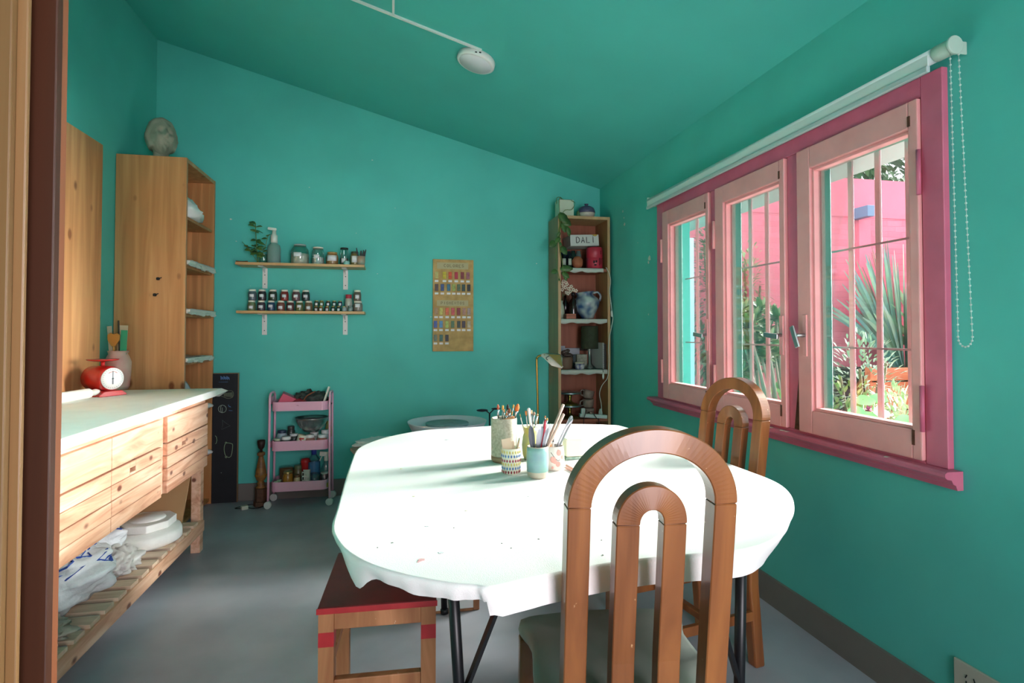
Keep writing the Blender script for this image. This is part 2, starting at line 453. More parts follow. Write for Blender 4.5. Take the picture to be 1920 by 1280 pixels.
# sill with moulded nosing
m = MB()
prof = [(1.728, .838), (1.668, .838), (1.660, .832), (1.660, .822), (1.668, .815), (1.684, .812), (1.690, .800), (1.700, .795), (1.706, .779), (1.728, .779)]
m.prism(prof, lambda u, v, d: (u, d, v), 1.436, 3.543)
structure(m.build('trim_3', PINK))
for k, (y0, y1) in enumerate(SASH):
    w = thing('window_%d' % (k + 1), ['salmon casement sash farthest from the camera', 'middle salmon casement sash of the three', 'nearest and widest-looking salmon casement sash with lever handle'][k], 'window', (1.72, (y0 + y1) / 2, SZ0), world=True)
    w['kind'] = 'structure'
    x0, x1 = 1.694, 1.742
    ml, mr, mt, mb_ = (.064, .072, .092, .085)
    gy0, gy1, gz0, gz1 = y0 + .034, y1 - .078, .945, 1.958
    gy0 = y0 + .035 if k else y0 + .032
    m = MB(); m.box(x0, x1, y0, gy0, SZ0, SZ1); m.box(x0, x1, gy1, y1, SZ0, SZ1)
    m.box(x0, x1, gy0, gy1, gz1, SZ1); m.box(x0, x1, gy0, gy1, SZ0, gz0)
    m.build('sash_frame', SALM, w, bevel=.004)
    m = MB(); q = .012
    m.box(x0 + .012, x1, gy0, gy0 + q, gz0, gz1); m.box(x0 + .012, x1, gy1 - q, gy1, gz0, gz1)
    m.box(x0 + .012, x1, gy0 + q, gy1 - q, gz1 - q, gz1); m.box(x0 + .012, x1, gy0 + q, gy1 - q, gz0, gz0 + q)
    m.build('glazing_bead', SALM, w, bevel=.002)
    m = MB()
    m.box(1.736, 1.740, gy1 - q - .003, gy1 - q, gz0 + q, gz1 - q); m.build('putty_line', DARKW, w)
    m = MB(); m.box(1.7285, 1.7325, gy0 + .004, gy1 - .004, gz0 + .004, gz1 - .004); m.build('pane', GLASS, w)
    # cremone handle: plate, spindle, lever.  far and middle sash have it on the near stile, near sash on the far stile
    hy = y0 + .022 if k < 2 else y1 - .045
    m = MB(); m.box(x0 - .006, x0 + .002, hy - .012, hy + .012, 1.17, 1.345); m.build('handle_plate', SALM, w, bevel=.002)
    m = MB(); m.tube([(x0 - .004, hy, 1.258), (x0 - .045, hy, 1.258)], .008, 10)
    if k == 2: m.cbox((x0 - .048, hy + .006, 1.252), (.008, .022, .095), (R(-22), 0, 0))
    else: m.cbox((x0 - .045, hy + .015, 1.256), (.010, .095, .022), (R(6), 0, 0))
    m.build('lever_handle', STEEL, w, bevel=.002)
    for hz in (1.02, 1.80):
        hyy = y0 - .006 if k == 2 else y1 + .004
        m = MB(); m.tube([(x0 - .004, hyy, hz - .075), (x0 - .004, hyy, hz + .075)], .0075, 10); m.build('hinge', [PINK, SALM][k != 2], w)
    m = MB(); m.box(x0 - .002, x0 + .002, y0 + .026, y0 + .036, .895, .945); m.box(x0 - .002, x0 + .002, y0 + .026, y0 + .036, 1.965, 2.0); m.build('latch_scar', DARKW, w)
# dark wedge laid on the mullion, painting in the shade of the ajar sash's gap
m = MB(); m.prism([(2.1215, .85), (2.1215, 1.19), (2.165, .85)], lambda u, v, d: (d, u, v), 1.7085, 1.722)
m.build('gap_shade', DARKW, bpy.data.objects['trim_1'])
m = MB()
for y, s in [(2.28, .02), (2.20, .016), (2.17, .01), (1.66, .008)]:
    m.prism([(1.661, y), (1.675, y + s), (1.684, y - s * .4), (1.668, y - s)], lambda u, v, d: (u, v, d), .8375, .8389)
m.build('chipped_paint', CHIP, bpy.data.objects['trim_3'])

# security bars outside the window
g = thing('window_grille', 'pink flat-bar security grille fixed outside the window', 'window grille', (1.90, 2.47, .85), world=True)
for k in range(13):
    y = 1.628 + k * .1385
    m = MB(); m.box(1.892, 1.902, y - .0115, y + .0115, .83, 2.09); m.build('vertical_bar', BARP, g, bevel=.001)
for z in (1.205, 1.625):
    m = MB(); m.box(1.885, 1.892, WY0 + .01, WY1 - .01, z - .004, z + .004); m.build('cross_bar', mat('dull_bar_paint', '8f5f66', rough=.6), g)

# roller blind, rolled up
b = thing('roller_blind', 'white rolled-up roller blind above the pink window', 'blind', (1.66, 2.45, 2.14), world=True)
BL = mat('pale_blind_fabric', 'd5e2df', rough=.7)
m = MB(); m.tube([(1.672, 1.452, 2.150), (1.672, 3.505, 2.150)], .023, 20); m.build('roll', BL, b)
m = MB(); m.box(1.648, 1.652, 1.462, 3.495, 2.108, 2.150); m.build('fabric', BL, b)
m = MB(); m.box(1.643, 1.657, 1.46, 3.50, 2.096, 2.116); m.build('bottom_bar', mat('blind_bar', 'b9c9c8', rough=.4), b, bevel=.003)
m = MB(); m.tube([(1.672, 1.398, 2.150), (1.672, 1.452, 2.150)], .025, 20); m.tube([(1.672, 1.388, 2.150), (1.672, 1.398, 2.150)], .029, 24); m.box(1.685, 1.728, 1.40, 1.405, 2.13, 2.17); m.build('bracket', mat('bracket_plastic', 'b7cdbf', rough=.4), b, bevel=.003)
m = MB(); m.box(1.655, 1.728, 3.506, 3.514, 2.12, 2.18); m.build('bracket', mat('bracket_plastic', 'b7cdbf', rough=.4), b, bevel=.002)
m = MB(); path = []
for i in range(46): path.append((1.665, 1.402 - .010 * (i / 46), 2.13 - i * .0190))
for i in range(9): a = PI * i / 8; path.append((1.665, 1.3705 + .022 * math.cos(a), 1.257 - .03 * math.sin(a)))
for i in range(46): path.append((1.665, 1.349 + .027 * (i / 46), 1.257 + i * .0190))
for p in path: m.lathe([(0, -.0034), (.0025, -.0024), (.0034, 0), (.0025, .0024), (0, .0034)], p, 6)
m.tube(path, .0009, 4)
m.build('bead_chain', mat('chain_beads', 'b9cfc6', rough=.4), b)

# ------------------------------------------------------------------ ceiling lamp and conduit
def cpt(x, y, dz=0): return Vector((x, y, zc(x) - dz))
nrm = Vector((-.2703, 0, -1)).normalized()
lt = thing('ceiling_light', 'round white flush ceiling lamp at the end of a thin conduit', 'ceiling lamp', tuple(cpt(.452, 3.20, 0)), world=True)
M = nrm.to_track_quat('Z', 'Y').to_matrix()
m = MB(); m.lathe([(.108, 0), (.112, .004), (.112, .030), (.104, .036)], cpt(.452, 3.20), 40, M=M); m.build('housing', WHITEM, lt)
m = MB(); m.lathe([(.096, .034), (.094, .0385), (0, .0395)], cpt(.452, 3.20), 40, M=M); m.build('diffuser', mat('lamp_diffuser', 'dfe2e6', rough=.5), lt)
m = MB()
for a in (-1.75, -1.55): m.cbox(cpt(.452, 3.20) + Vector((.113 * math.cos(a), .113 * math.sin(a), -.02)), (.012, .004, .006))
m.build('vent_slot', BLACKM, lt)
cn = thing('cable_conduit', 'thin white cable conduit running along the ceiling to the lamp', 'conduit', tuple(cpt(.2, 3.06)), world=True)
m = MB(); a, b_ = cpt(-.75, 3.03, .006), cpt(.462, 3.085, .006)
m.tube([a, b_], .0085, 4, smooth=False); m.build('main_run', WHITEM, cn)
m = MB(); m.tube([cpt(-.022, 3.05, .006), cpt(-.012, 1.6, .006)], .0085, 4, smooth=False); m.build('branch_run', WHITEM, cn)

# ------------------------------------------------------------------ work table with canvas cover
TZ = .77
outl = [(920, 1100), (990, 1085), (1061, 1070), (1147, 1055), (1241, 1044), (1325, 1037), (1380, 1032), (1425, 1022), (1458, 1006), (1478, 983), (1488, 957), (1481, 928), (1454, 905), (1400, 883), (1310, 850), (1240, 825), (1170, 801),
        (1140, 797), (1060, 795.5), (960, 797), (860, 803), (796, 807), (734, 818), (695, 830), (672, 842), (662, 862), (648, 905), (634, 955), (626, 985), (630, 1006), (650, 1032), (690, 1056), (745, 1074), (800, 1086), (850, 1094), (890, 1097)]
op = [at(px, py, Z=TZ) for px, py in outl]
cen = sum(op, Vector()) / len(op)
tb = thing('work_table', 'large folding table with black metal legs under the white canvas', 'table', (cen.x, cen.y, 0), world=True)
m = MB(); inn = [p + (cen - p).normalized() * .012 for p in op]
m.prism([(p.x, p.y) for p in inn][::-1], lambda u, v, d: (u, v, d), TZ - .003, TZ - .032)
m.build('tabletop', wood('table_board', 'b09070', 'cbb090', 'Y', 8), tb)
def leg_pair(name, top, bot, r=.0145):
    m = MB(); m.tube([top, bot], r, 14); m.lathe([(r + .004, 0), (r + .004, .02), (r, .022)], (bot[0], bot[1], 0), 12); m.build('leg', BLACKM, tb)
LT = [((.135, 1.42, TZ - .03), (.185, 1.45, .0)), ((.895, 1.34, TZ - .03), (.905, 1.385, .0)), ((.20, 2.62, TZ - .03), (.22, 2.58, 0)), ((1.00, 2.50, TZ - .03), (.97, 2.46, 0))]
for a, b_ in LT: leg_pair('leg', a, b_)
for (a, b_, sx) in [(LT[0][0], LT[0][1], 1), (LT[1][0], LT[1][1], -1)]:
    k = .55; P0 = Vector(a).lerp(Vector(b_), k); P1 = Vector((a[0] + sx * .15, a[1] - .07, TZ - .06))
    m = MB(); m.tube([P0, P1], .016, 4, smooth=False, flat=.4); m.tube([P0 + Vector((-.01, -.02, 0)), P0 + Vector((.01, .02, 0))], .009, 10); m.build('brace', BLACKM, tb)
m = MB(); m.tube([LT[0][0], LT[1][0]], .012, 8); m.build('leg_crossbar', BLACKM, tb)
m = MB(); m.tube([LT[2][0], LT[3][0]], .012, 8); m.build('leg_crossbar', BLACKM, tb)

# canvas: top sheet with a hem that hangs by different lengths and bunches at the corners
ring = smooth_path(op, 6, closed=True); n = len(ring)
m = MB()
vs = []; levels = 5
def hang(p):
    a = math.atan2(p.y - cen.y, p.x - cen.x)
    near = max(0, min(1, (1.33 - p.y) / .12))
    d = .030 + .004 * math.sin(a * 9) + .003 * math.sin(a * 23)
    if p.y < 1.32:
        d = .034 + .003 * math.sin(p.x * 20)
        if p.x > .178: d = .060 + .0015 * math.sin(p.x * 9)
        if p.x > .95: d = .055
        if p.x > 1.02: d = .045
    elif p.x < 0.35 and p.y < 1.7:
        d = .024 + .004 * math.sin(p.y * 30)
    # bunched corner flaps
    for cx, cy, s, k in [(-.085, 1.315, .045, .045), (1.03, 1.27, .06, .025), (.06, 1.19, .03, .012)]:
        d += k * math.exp(-((p.x - cx) ** 2 + (p.y - cy) ** 2) / s ** 2)
    return d
for i, p in enumerate(ring):
    q = ring[(i + 1) % n] - ring[i - 1]; nn = Vector((q.y, -q.x, 0)).normalized()
    h = hang(p); fold = (.003 * math.sin(i * .5) + .002 * math.sin(i * 1.3)) * (.25 if p.x > .178 and p.y < 1.35 else 1)
    for j in range(levels):
        t = j / (levels - 1)
        z = TZ + .002 - h * t
        off = (.002 + .003 * min(1, t * 6)) + fold * t - .012 * t * t * (p.x < .2) - .055 * t ** 1.3 * max(0, min(1, (p.x - .78) / .25))
        vs.append(Vector((p.x + nn.x * off, p.y + nn.y * off, z if j else TZ + .002)))
fs = []
for i in range(n):
    k = (i + 1) % n
    for j in range(levels - 1): fs.append((i * levels + j, i * levels + j + 1, k * levels + j + 1, k * levels + j))
m.add(vs, fs, True)
o = len(m.v)
# gently uneven top: rings shrinking to the centre
prev = [i * levels for i in range(n)]
for s_ in (.996, .985, .9, .7, .45, .2):
    cur = []
    for i, p in enumerate(ring):
        q = cen + (p - cen) * s_
        m.v.append(Vector((q.x, q.y, TZ + .0022 + .0006 * noise.noise(Vector((q.x * 4, q.y * 4, 0)))))); cur.append(len(m.v) - 1)
    for i in range(n):
        k = (i + 1) % n; m.f.append([prev[i], prev[k], cur[k], cur[i]]); m.mi.append(0); m.sm.append(True)
    prev = cur
m.f.append(prev); m.mi.append(0); m.sm.append(True)
CANV = mat('table_canvas', 'efebe8', rough=.85, bump=.15, bscale=380, spec=.2)
cl = m.build('tablecloth', CANV, None, origin=(cen.x, cen.y, TZ), tag=('white canvas cover stretched over the big work table', 'tablecloth'))
# paint spots that stay on the canvas
ST = [mat('pink_stain', 'e6b3b3', rough=.9), mat('grey_stain', 'cfd2d2', rough=.9), mat('yellow_stain', 'ebe5c4', rough=.9), mat('dark_speck', '85857c', rough=.9)]
for px, py, s, k in [(790, 1049, .013, 0), (785, 1052, .008, 0), (826, 1036, .010, 1), (838, 824, .016, 1), (752, 878, .008, 2), (776, 930, .010, 2), (735, 1017, .006, 3), (851, 989, .003, 3), (941, 1018, .003, 3), (958, 1027, .003, 3), (1010, 1010, .004, 3), (1130, 1040, .004, 3), (708, 1026, .003, 3), (874, 957, .006, 2), (990, 930, .004, 1), (1128, 1012, .003, 3), (1205, 845, .006, 1), (800, 986, .007, 1)]:
    p = at(px, py, Z=TZ + .003); m = MB()
    m.prism([(p.x + s * random.uniform(.3, .8) * math.cos(a * PI / 4), p.y + s * random.uniform(.3, .7) * math.sin(a * PI / 4)) for a in range(8)], lambda u, v, d: (u, v, d), TZ + .0022, TZ + .0034)
    m.build('paint_stain', ST[k], cl, origin=(cen.x, cen.y, TZ)).location = (0, 0, 0)

# ------------------------------------------------------------------ chairs
def band(m, path, w, d, closed=False):
    """rectangular bar swept along a path in the local x-z plane (path gives x, y, z)"""
    K = len(path); rings = []
    for k in range(K):
        t = (Vector(path[min(k + 1, K - 1)]) - Vector(path[max(k - 1, 0)])); t.y = 0; t.normalize()
        nn = Vector((t.z, 0, -t.x)); p = Vector(path[k])
        rings += [p + nn * w / 2 + Vector((0, d / 2, 0)), p + nn * w / 2 - Vector((0, d / 2, 0)), p - nn * w / 2 - Vector((0, d / 2, 0)), p - nn * w / 2 + Vector((0, d / 2, 0))]
    fs = [(0, 1, 2, 3), tuple(4 * (K - 1) + i for i in (3, 2, 1, 0))]
    for k in range(K - 1):
        for i in range(4): fs.append((4 * k + i, 4 * k + 4 + i, 4 * k + 4 + (i + 1) % 4, 4 * k + (i + 1) % 4))
    m.add(rings, fs, False)
VINYL = mat('grey_green_vinyl', '8b9189', rough=.38, var=.06, vscale=5, bump=.12, bscale=12, spec=.5)
def lean(z): return -(z - .45) * .135 if z > .45 else 0
def make_chair(label, loc, rz):
    t = thing('dining_chair', label, 'chair', loc, rz, 'arched-back wooden dining chairs')
    for sx in (-1, 1):
        m = MB(); band(m, [(sx * .150, -.025, 0), (sx * .149, 0, .30), (sx * .148, 0, .45)], .046, .046); m.build('leg', CHAIRW, t, bevel=.008)
        m = MB(); band(m, [(sx * .195, .40, 0), (sx * .190, .40, .43)], .042, .042); m.build('leg', CHAIRW, t, bevel=.006)
    hw = .148
    arc = [(-hw, lean(.93), .93)]
    for i in range(1, 44):
        a = PI - PI * i / 44; z = .93 + .130 * math.sin(a); arc.append((hw * math.cos(a), lean(z), z))
    arc.append((hw, lean(.93), .93))
    m = MB(); band(m, arc, .047, .046); m.build('back_arch', CHAIRW, t, bevel=.0022, seg=1)
    for sx in (-1, 1):
        m = MB(); band(m, [(sx * hw, lean(z), z) for z in (.45, .6, .75, .9295)], .046, .046); m.build('back_post', CHAIRW, t, bevel=.0022, seg=1)
    hi = .048; arc = [(-hi, lean(.89), .89)]
    for i in range(1, 32):
        a = PI - PI * i / 32; z = .89 + .055 * math.sin(a) ** .9; arc.append((hi * math.cos(a), lean(z), z))
    arc.append((hi, lean(.89), .89))
    m = MB(); band(m, arc, .048, .036); m.build('splat_arch', CHAIRW, t, bevel=.002, seg=1)
    for sx in (-1, 1):
        m = MB(); band(m, [(sx * hi, lean(z), z) for z in (.36, .6, .75, .8895)], .047, .036); m.build('splat_slat', CHAIRW, t, bevel=.002, seg=1)
    m = MB(); m.box(-.130, .130, -.018, .018, .335, .385); m.build('back_rail', CHAIRW, t, bevel=.004)
    m = MB(); m.prism([(-.142, .02), (.142, .02), (.172, .39), (-.172, .39)], lambda u, v, d: (u, v, d), .435, .375); m.build('seat_frame', CHAIRW, t, bevel=.004)
    m = MB()
    for sx in (-1, 1): m.box(min(sx * .165, sx * .185), max(sx * .165, sx * .185), .02, .385, .19, .225)
    m.box(-.17, .17, .19, .215, .195, .222); m.build('stretcher', CHAIRW, t, bevel=.003)
    # cushion: rounded trapezoid, softly domed
    m = MB(); out = []
    base = [(-.175, .022), (.178, .022), (.222, .30), (.222, .435), (-.180, .435), (-.190, .30)]
    for i, (x, y) in enumerate(base): out.append(Vector((x, y, 0)))
    rg = smooth_path(out, 5, closed=True); N_ = len(rg); c = Vector((0, .23, 0)); prev = None; ids = []
    for s_, z in [(.90, .432), (.985, .438), (1.0, .452), (.985, .468), (.92, .476), (.7, .481), (.35, .484)]:
        cur = []
        for p in rg:
            q = c + (p - c) * s_; m.v.append(Vector((q.x, q.y, z + .0015 * noise.noise(Vector((q.x * 12, q.y * 12, 1)))))); cur.append(len(m.v) - 1)
        if prev:
            for i in range(N_):
                k = (i + 1) % N_; m.f.append([prev[i], prev[k], cur[k], cur[i]]); m.mi.append(0); m.sm.append(True)
        prev = cur
    m.f.append(prev); m.mi.append(0); m.sm.append(True)
    m.build('seat_cushion', VINYL, t)
    return t
make_chair('wooden chair with double-arched back in the foreground, grey-green seat pushed toward the table', (.505, 1.115, 0), R(-6))
make_chair('wooden chair with double-arched back standing between the table and the window', (1.303, 2.085, 0), R(100.4))

# ------------------------------------------------------------------ red stool and low crate under the table
st = thing('red_stool', 'worn wooden stool with dark red painted seat under the table corner', 'stool', (-.04, 1.93, 0), R(-2.5))
RED = mat('worn_red_paint', '6f1f22', rough=.42, var=.25, vscale=7)
REDB = mat('bright_red_paint', 'a3262a', rough=.45, var=.12, vscale=20)
m = MB(); m.box(-.172, .172, -.21, .21, .455, .470); m.build('seat', RED, st, bevel=.004)
m = MB(); m.box(-.174, .174, -.214, -.2105, .452, .469); m.build('seat_edge', REDB, st, bevel=.001)
for sx in (-1, 1):
    for sy in (-1, 1):
        x, y = sx * .148, sy * .18
        m = MB(); m.m(0).box(x - .022, x + .022, y - .022, y + .022, 0, .352); m.m(1).box(x - .0222, x + .0222, y - .0222, y + .0222, 0.352, .394); m.m(0).box(x - .022, x + .022, y - .022, y + .022, .394, .455)
        m.build('leg', [STOOLW, REDB if sy < 0 else STOOLW], st)
m = MB(); m.box(-.126, .126, -.20, -.182, .40, .452); m.box(-.126, .126, .182, .20, .40, .452)
m.box(-.168, -.150, -.158, .158, .40, .452); m.box(.150, .168, -.158, .158, .40, .452); m.build('apron', STOOLW, st, bevel=.002)
m = MB(); m.box(-.126, .126, -.196, -.170, .212, .252); m.box(-.126, .126, .170, .196, .25, .29); m.box(-.160, -.140, -.158, .158, .24, .27); m.box(.140, .160, -.158, .158, .24, .27); m.build('stretcher', STOOLW, st, bevel=.003)

cr = thing('low_bench', 'low wooden step with white side panel on the floor under the table', 'step stool', (.30, 2.70, 0), world=True)
p = at(899, 1143, Z=0)
for q in (0, .26):
    m = MB(); m.box(p.x - .028, p.x, p.y + q, p.y + q + .03, 0, .16); m.build('leg', STOOLW, cr, bevel=.004)
m = MB(); m.box(p.x - .34, p.x - .028, p.y + .004, p.y + .012, .012, .16); m.build('side_panel', WHITEM, cr)
m = MB(); m.box(p.x - .34, p.x - .028, p.y, p.y + .02, 0, .012); m.box(p.x - .36, p.x + .005, p.y - .005, p.y + .30, .16, .18); m.build('top_board', STOOLW, cr, bevel=.003)

# ------------------------------------------------------------------ workbench with drawers (left)
BX, BY0, BY1 = -1.08, 1.74, 3.62
wb = thing('work_bench', 'long pine workbench with slatted drawer fronts and low slatted shelf along the left wall', 'workbench', (-1.40, 2.7, 0), world=True)
for y in (BY0 + .03, BY1 - .03):
    for x in (-1.125, -1.70):
        m = MB(); m.box(x - .028, x + .022, y - .028, y + .028, 0, .86); m.build('leg', PINEY, wb, bevel=.003)
m = MB(); m.box(-1.74, -1.115, BY0, BY1, .50, .52); m.box(-1.74, -1.72, BY0, BY1, .52, .88); m.box(-1.72, -1.112, BY0, BY0 + .018, .52, .88); m.box(-1.72, -1.112, BY1 - .018, BY1, .52, .88)
for y in (2.99,): m.box(-1.72, -1.105, y - .03, y + .03, .52, .88)
m.build('carcass', PINEY, wb)
m = MB(); m.box(-1.74, -1.10, BY0, BY1, .86, .884); m.build('bench_top', PINEY, wb)
cols = [(BY0 + .01, 2.472), (2.476, 2.955), (3.022, BY1 - .004)]
for (y0, y1) in cols:
    mm = PINEY
    d = MB(); d.box(-1.112, BX - .004, y0, y1, .735, .858); d = d.build('drawer_front', mm, wb, bevel=.003)
    lo = MB(); zt = .728
    # upper board of the lower drawer with a slot grip
    ys = y0 + (y1 - y0) * .32
    lo.box(-1.112, BX - .004, y0, ys, .672, zt); lo.box(-1.112, BX - .004, ys + .055, y1, .672, zt)
    lo.box(-1.112, BX - .004, ys, ys + .055, .672, .684); lo.box(-1.112, BX - .004, ys, ys + .055, .703, zt)
    for k in range(3): lo.box(-1.112, BX - .004 + .002 * (k % 2), y0, y1, .490 + k * .061, .490 + k * .061 + .0575)
    lw = lo.build('drawer_front', mm, wb, bevel=.003)
m = MB(); m.box(-1.116, -1.113, BY0, BY1, .49, .86); m.build('shadow_board', mat('drawer_gap_shade', '5d3a22', rough=.8), wb)  # dark sheet behind the fronts, its colour standing in for shade in the gaps
for k in range(5):
    m = MB(); m.box(-1.114, -1.102, 2.962, 3.016, .49 + k * .074, .49 + k * .074 + .068); m.build('divider_block', PINEY, wb, bevel=.003)
m = MB(); m.box(-1.112, -1.082, BY0 + .05, BY1 - .05, .125, .187); m.build('shelf_rail', PINEY, wb, bevel=.003)
m = MB(); m.box(-1.74, -1.71, BY0 + .05, BY1 - .05, .125, .187); m.build('shelf_rail', PINEY, wb, bevel=.003)
k = 0; y = BY0 + .07
while y < BY1 - .10:
    m = MB(); m.box(-1.735, -1.090, y, y + .072, .187, .203); m.build('shelf_slat', PINEX, wb, bevel=.002); y += .107
# canvas-wrapped plaster top
top = MB(); x0, x1, y0, y1 = -1.745, -1.062, BY0 - .02, 3.80
top.m(0).box(x0, x1, y0, y1, .884, .924)
tp = top.build('plaster_work_top', CLOTH, None, origin=(-1.4, 2.77, .884), bevel=.006, seg=3, tag=('thick canvas-wrapped white plaster slab covering the pine workbench', 'worktop'))
m = MB(); m.add([(-1.065, 3.80, .924), (-1.065, 3.66, .888), (-1.025, 3.80, .908), (-1.075, 3.83, .90), (-1.075, 3.80, .872)], [(0, 1, 2), (0, 2, 3), (2, 1, 4), (2, 4, 3), (0, 3, 4, 1)]); m.build('folded_corner', CLOTH, tp, origin=(-1.4, 2.77, .884)).location = (0, 0, 0)

# red kitchen scale
BT = .924
sc = thing('kitchen_scale', 'red enamel kitchen scale with round white dial on the workbench', 'scale', tuple(at(192, 741, Z=BT)), R(58)); sc.scale = (.87, .87, .84)
REDE = mat('red_enamel', 'b32020', rough=.28, var=.08, coat=.4)
# local: dial faces -y, body is a horizontal drum
m = MB(); m.prism([(-.085, 0), (.085, 0), (.085, .012), (.055, .034), (-.055, .034), (-.085, .012)], lambda u, v, d: (u, d, v), .10, -.10); m.build('base', REDE, sc, bevel=.004)
m = MB(); Mx = Matrix.Rotation(R(90), 3, 'X')
m.lathe([(0, -.092), (.070, -.092), (.080, -.084), (.082, -.02), (.082, .06), (.076, .084), (.070, .089), (.068, .089)], (0, 0, .112), 40, M=Mx); m.build('body', REDE, sc)
m = MB(); m.lathe([(.0705, .086), (.0705, .0925), (0, .0925)], (0, 0, .112), 40, M=Mx); dl = m.build('dial', mat('dial_white', 'eceae6', rough=.4), sc)
m = MB(); m.cbox((0, -.0945, .112 + .012), (.003, .002, .075)); m.cbox((0, -.0945, .112 - .022), (.007, .002, .028)); m.lathe([(0, .092), (.006, .0935), (.006, .096), (0, .096)], (0, 0, .112), 14, M=Mx); m.build('needle', mat('needle_grey', '5d6066', rough=.4), dl)
m = MB()
for k in range(28):
    a = 2 * PI * k / 28; m.cbox((.060 * math.sin(a), -.0932, .112 + .060 * math.cos(a)), (.0015, .001, .006), (0, a, 0))
m.build('dial_ticks', mat('tick_grey', '8d9094', rough=.5), dl)
m = MB()
for k in range(9):
    a = R(-32 + 8 * k); m.cbox((.045 * math.sin(a), -.0932, .112 + .045 * math.cos(a)), (.006, .001, .003), (0, a, 0))
m.build('red_scale_arc', mat('dial_red', 'd06a5c', rough=.5), dl)
m = MB(); m.tube([(0, 0, .19), (0, 0, .222)], .012, 10); m.build('stem', REDE, sc)
m = MB(); m.lathe([(0, .222), (.05, .223), (.082, .230), (.088, .236), (.086, .237), (.05, .228), (0, .227)], (0, 0, 0), 36); m.build('pan', REDE, sc)

# pink jar with tools behind the scale
PINKG = mat('pink_cream_glaze', 'c98a8c', rough=.35, col2='d9cdb8', vscale=4)
pj = at(220, 731, Z=BT) + Vector((-.02, .05, 0))
m = MB(); m.lathe([(0, 0), (.052, 0), (.062, .02), (.068, .10), (.070, .165), (.058, .20), (.050, .215), (.056, .235), (.052, .235), (.046, .215), (.05, .19), (.05, .05), (0, .05)], pj, 32)
m.build('ceramic_jar', PINKG, None, origin=pj, tag=('pink and cream ceramic jar holding flat tools behind the red scale', 'jar'))
def tool(name, lab, cat, base, tip, w, t, mt, group=None, flare=1.0, r=None):
    base, tip = Vector(base), Vector(tip); d = (tip - base); L = d.length; d.normalize()
    mb = MB(); x = Vector((1, 0, 0)); x = (x - d * x.dot(d)).normalized(); y = d.cross(x)
    vs = []
    for s_, ww in ((0, w), (L * .7, w), (L, w * flare)):
        for a, b_ in ((-1, -1), (1, -1), (1, 1), (-1, 1)): vs.append(base + d * s_ + x * a * ww / 2 + y * b_ * t / 2)
    fs = [(3, 2, 1, 0), (8, 9, 10, 11)]
    for k in range(2):
        for i in range(4): fs.append((4 * k + i, 4 * k + (i + 1) % 4, 4 * k + 4 + (i + 1) % 4, 4 * k + 4 + i))
    mb.add(vs, fs)
    return mb.build(name, mt, None, origin=base, bevel=min(w, t) * .2, tag=(lab, cat, group))
WTAN = mat('pale_wood_tool', 'cdb79a', rough=.6, var=.06)
tool('wooden_ruler', 'pale wooden strip leaning left in the pink jar', 'ruler', pj + Vector((-.025, .005, .06)), pj + Vector((-.055, .01, .385)), .026, .004, WTAN)
tool('wood_strip', 'wide pale wooden strip standing at the back of the pink jar', 'wood strip', pj + Vector((.005, .02, .06)), pj + Vector((.015, .03, .39)), .050, .004, WTAN)
tool('plastic_scraper', 'green plastic scraper standing in the pink jar', 'scraper', pj + Vector((.025, -.01, .06)), pj + Vector((.038, -.015, .36)), .036, .004, mat('green_plastic', '2f9f78', rough=.4))
tool('dark_rod', 'thin dark rod standing in the pink jar', 'rod', pj + Vector((0, .03, .06)), pj + Vector((-.01, .02, .42)), .008, .008, mat('dark_rod_mat', '3b3025', rough=.5))
m = MB(); m.prism([(-.012, -.045), (.0, -.05), (.012, -.045), (.032, -.01), (.034, .02), (.018, .034), (0, .026), (-.018, .034), (-.034, .02), (-.032, -.01)], lambda u, v, d: (pj.x - .012 + u, pj.y - .03 + d, pj.z + .31 + v), .006, -.006)
m.tube([pj + Vector((-.012, -.03, .27)), pj + Vector((.0, -.005, .06))], .007, 8)
m.build('wooden_stamp', mat('amber_wood', 'b9823a', rough=.5), None, origin=pj + Vector((0, 0, .06)), bevel=.002, tag=('amber heart-shaped wooden stamp on a handle in the pink jar', 'stamp'))
# rolling pin
rp = thing('rolling_pin', 'floury white rolling pin lying on the bench left of the red scale', 'rolling pin', (-1.60, 3.22, BT + .026), R(83))
m = MB(); Mx2 = Matrix.Rotation(R(90), 3, 'Y'); FL = mat('floury_wood', 'd9d5ca', rough=.7, var=.04)
m.lathe([(0, -.22), (.020, -.22), (.026, -.21), (.026, .13), (.020, .14), (0, .14)], (0, 0, 0), 24, M=Mx2); m.build('roller', FL, rp)
m = MB(); m.lathe([(0, .14), (.010, .14), (.016, .16), (.018, .19), (.012, .213), (0, .218)], (0, 0, 0), 20, M=Mx2); m.build('handle', FL, rp)
m = MB(); m.lathe([(0, -.29), (.012, -.285), (.018, -.26), (.010, -.22), (0, -.22)], (0, 0, 0), 20, M=Mx2); m.build('handle', FL, rp)

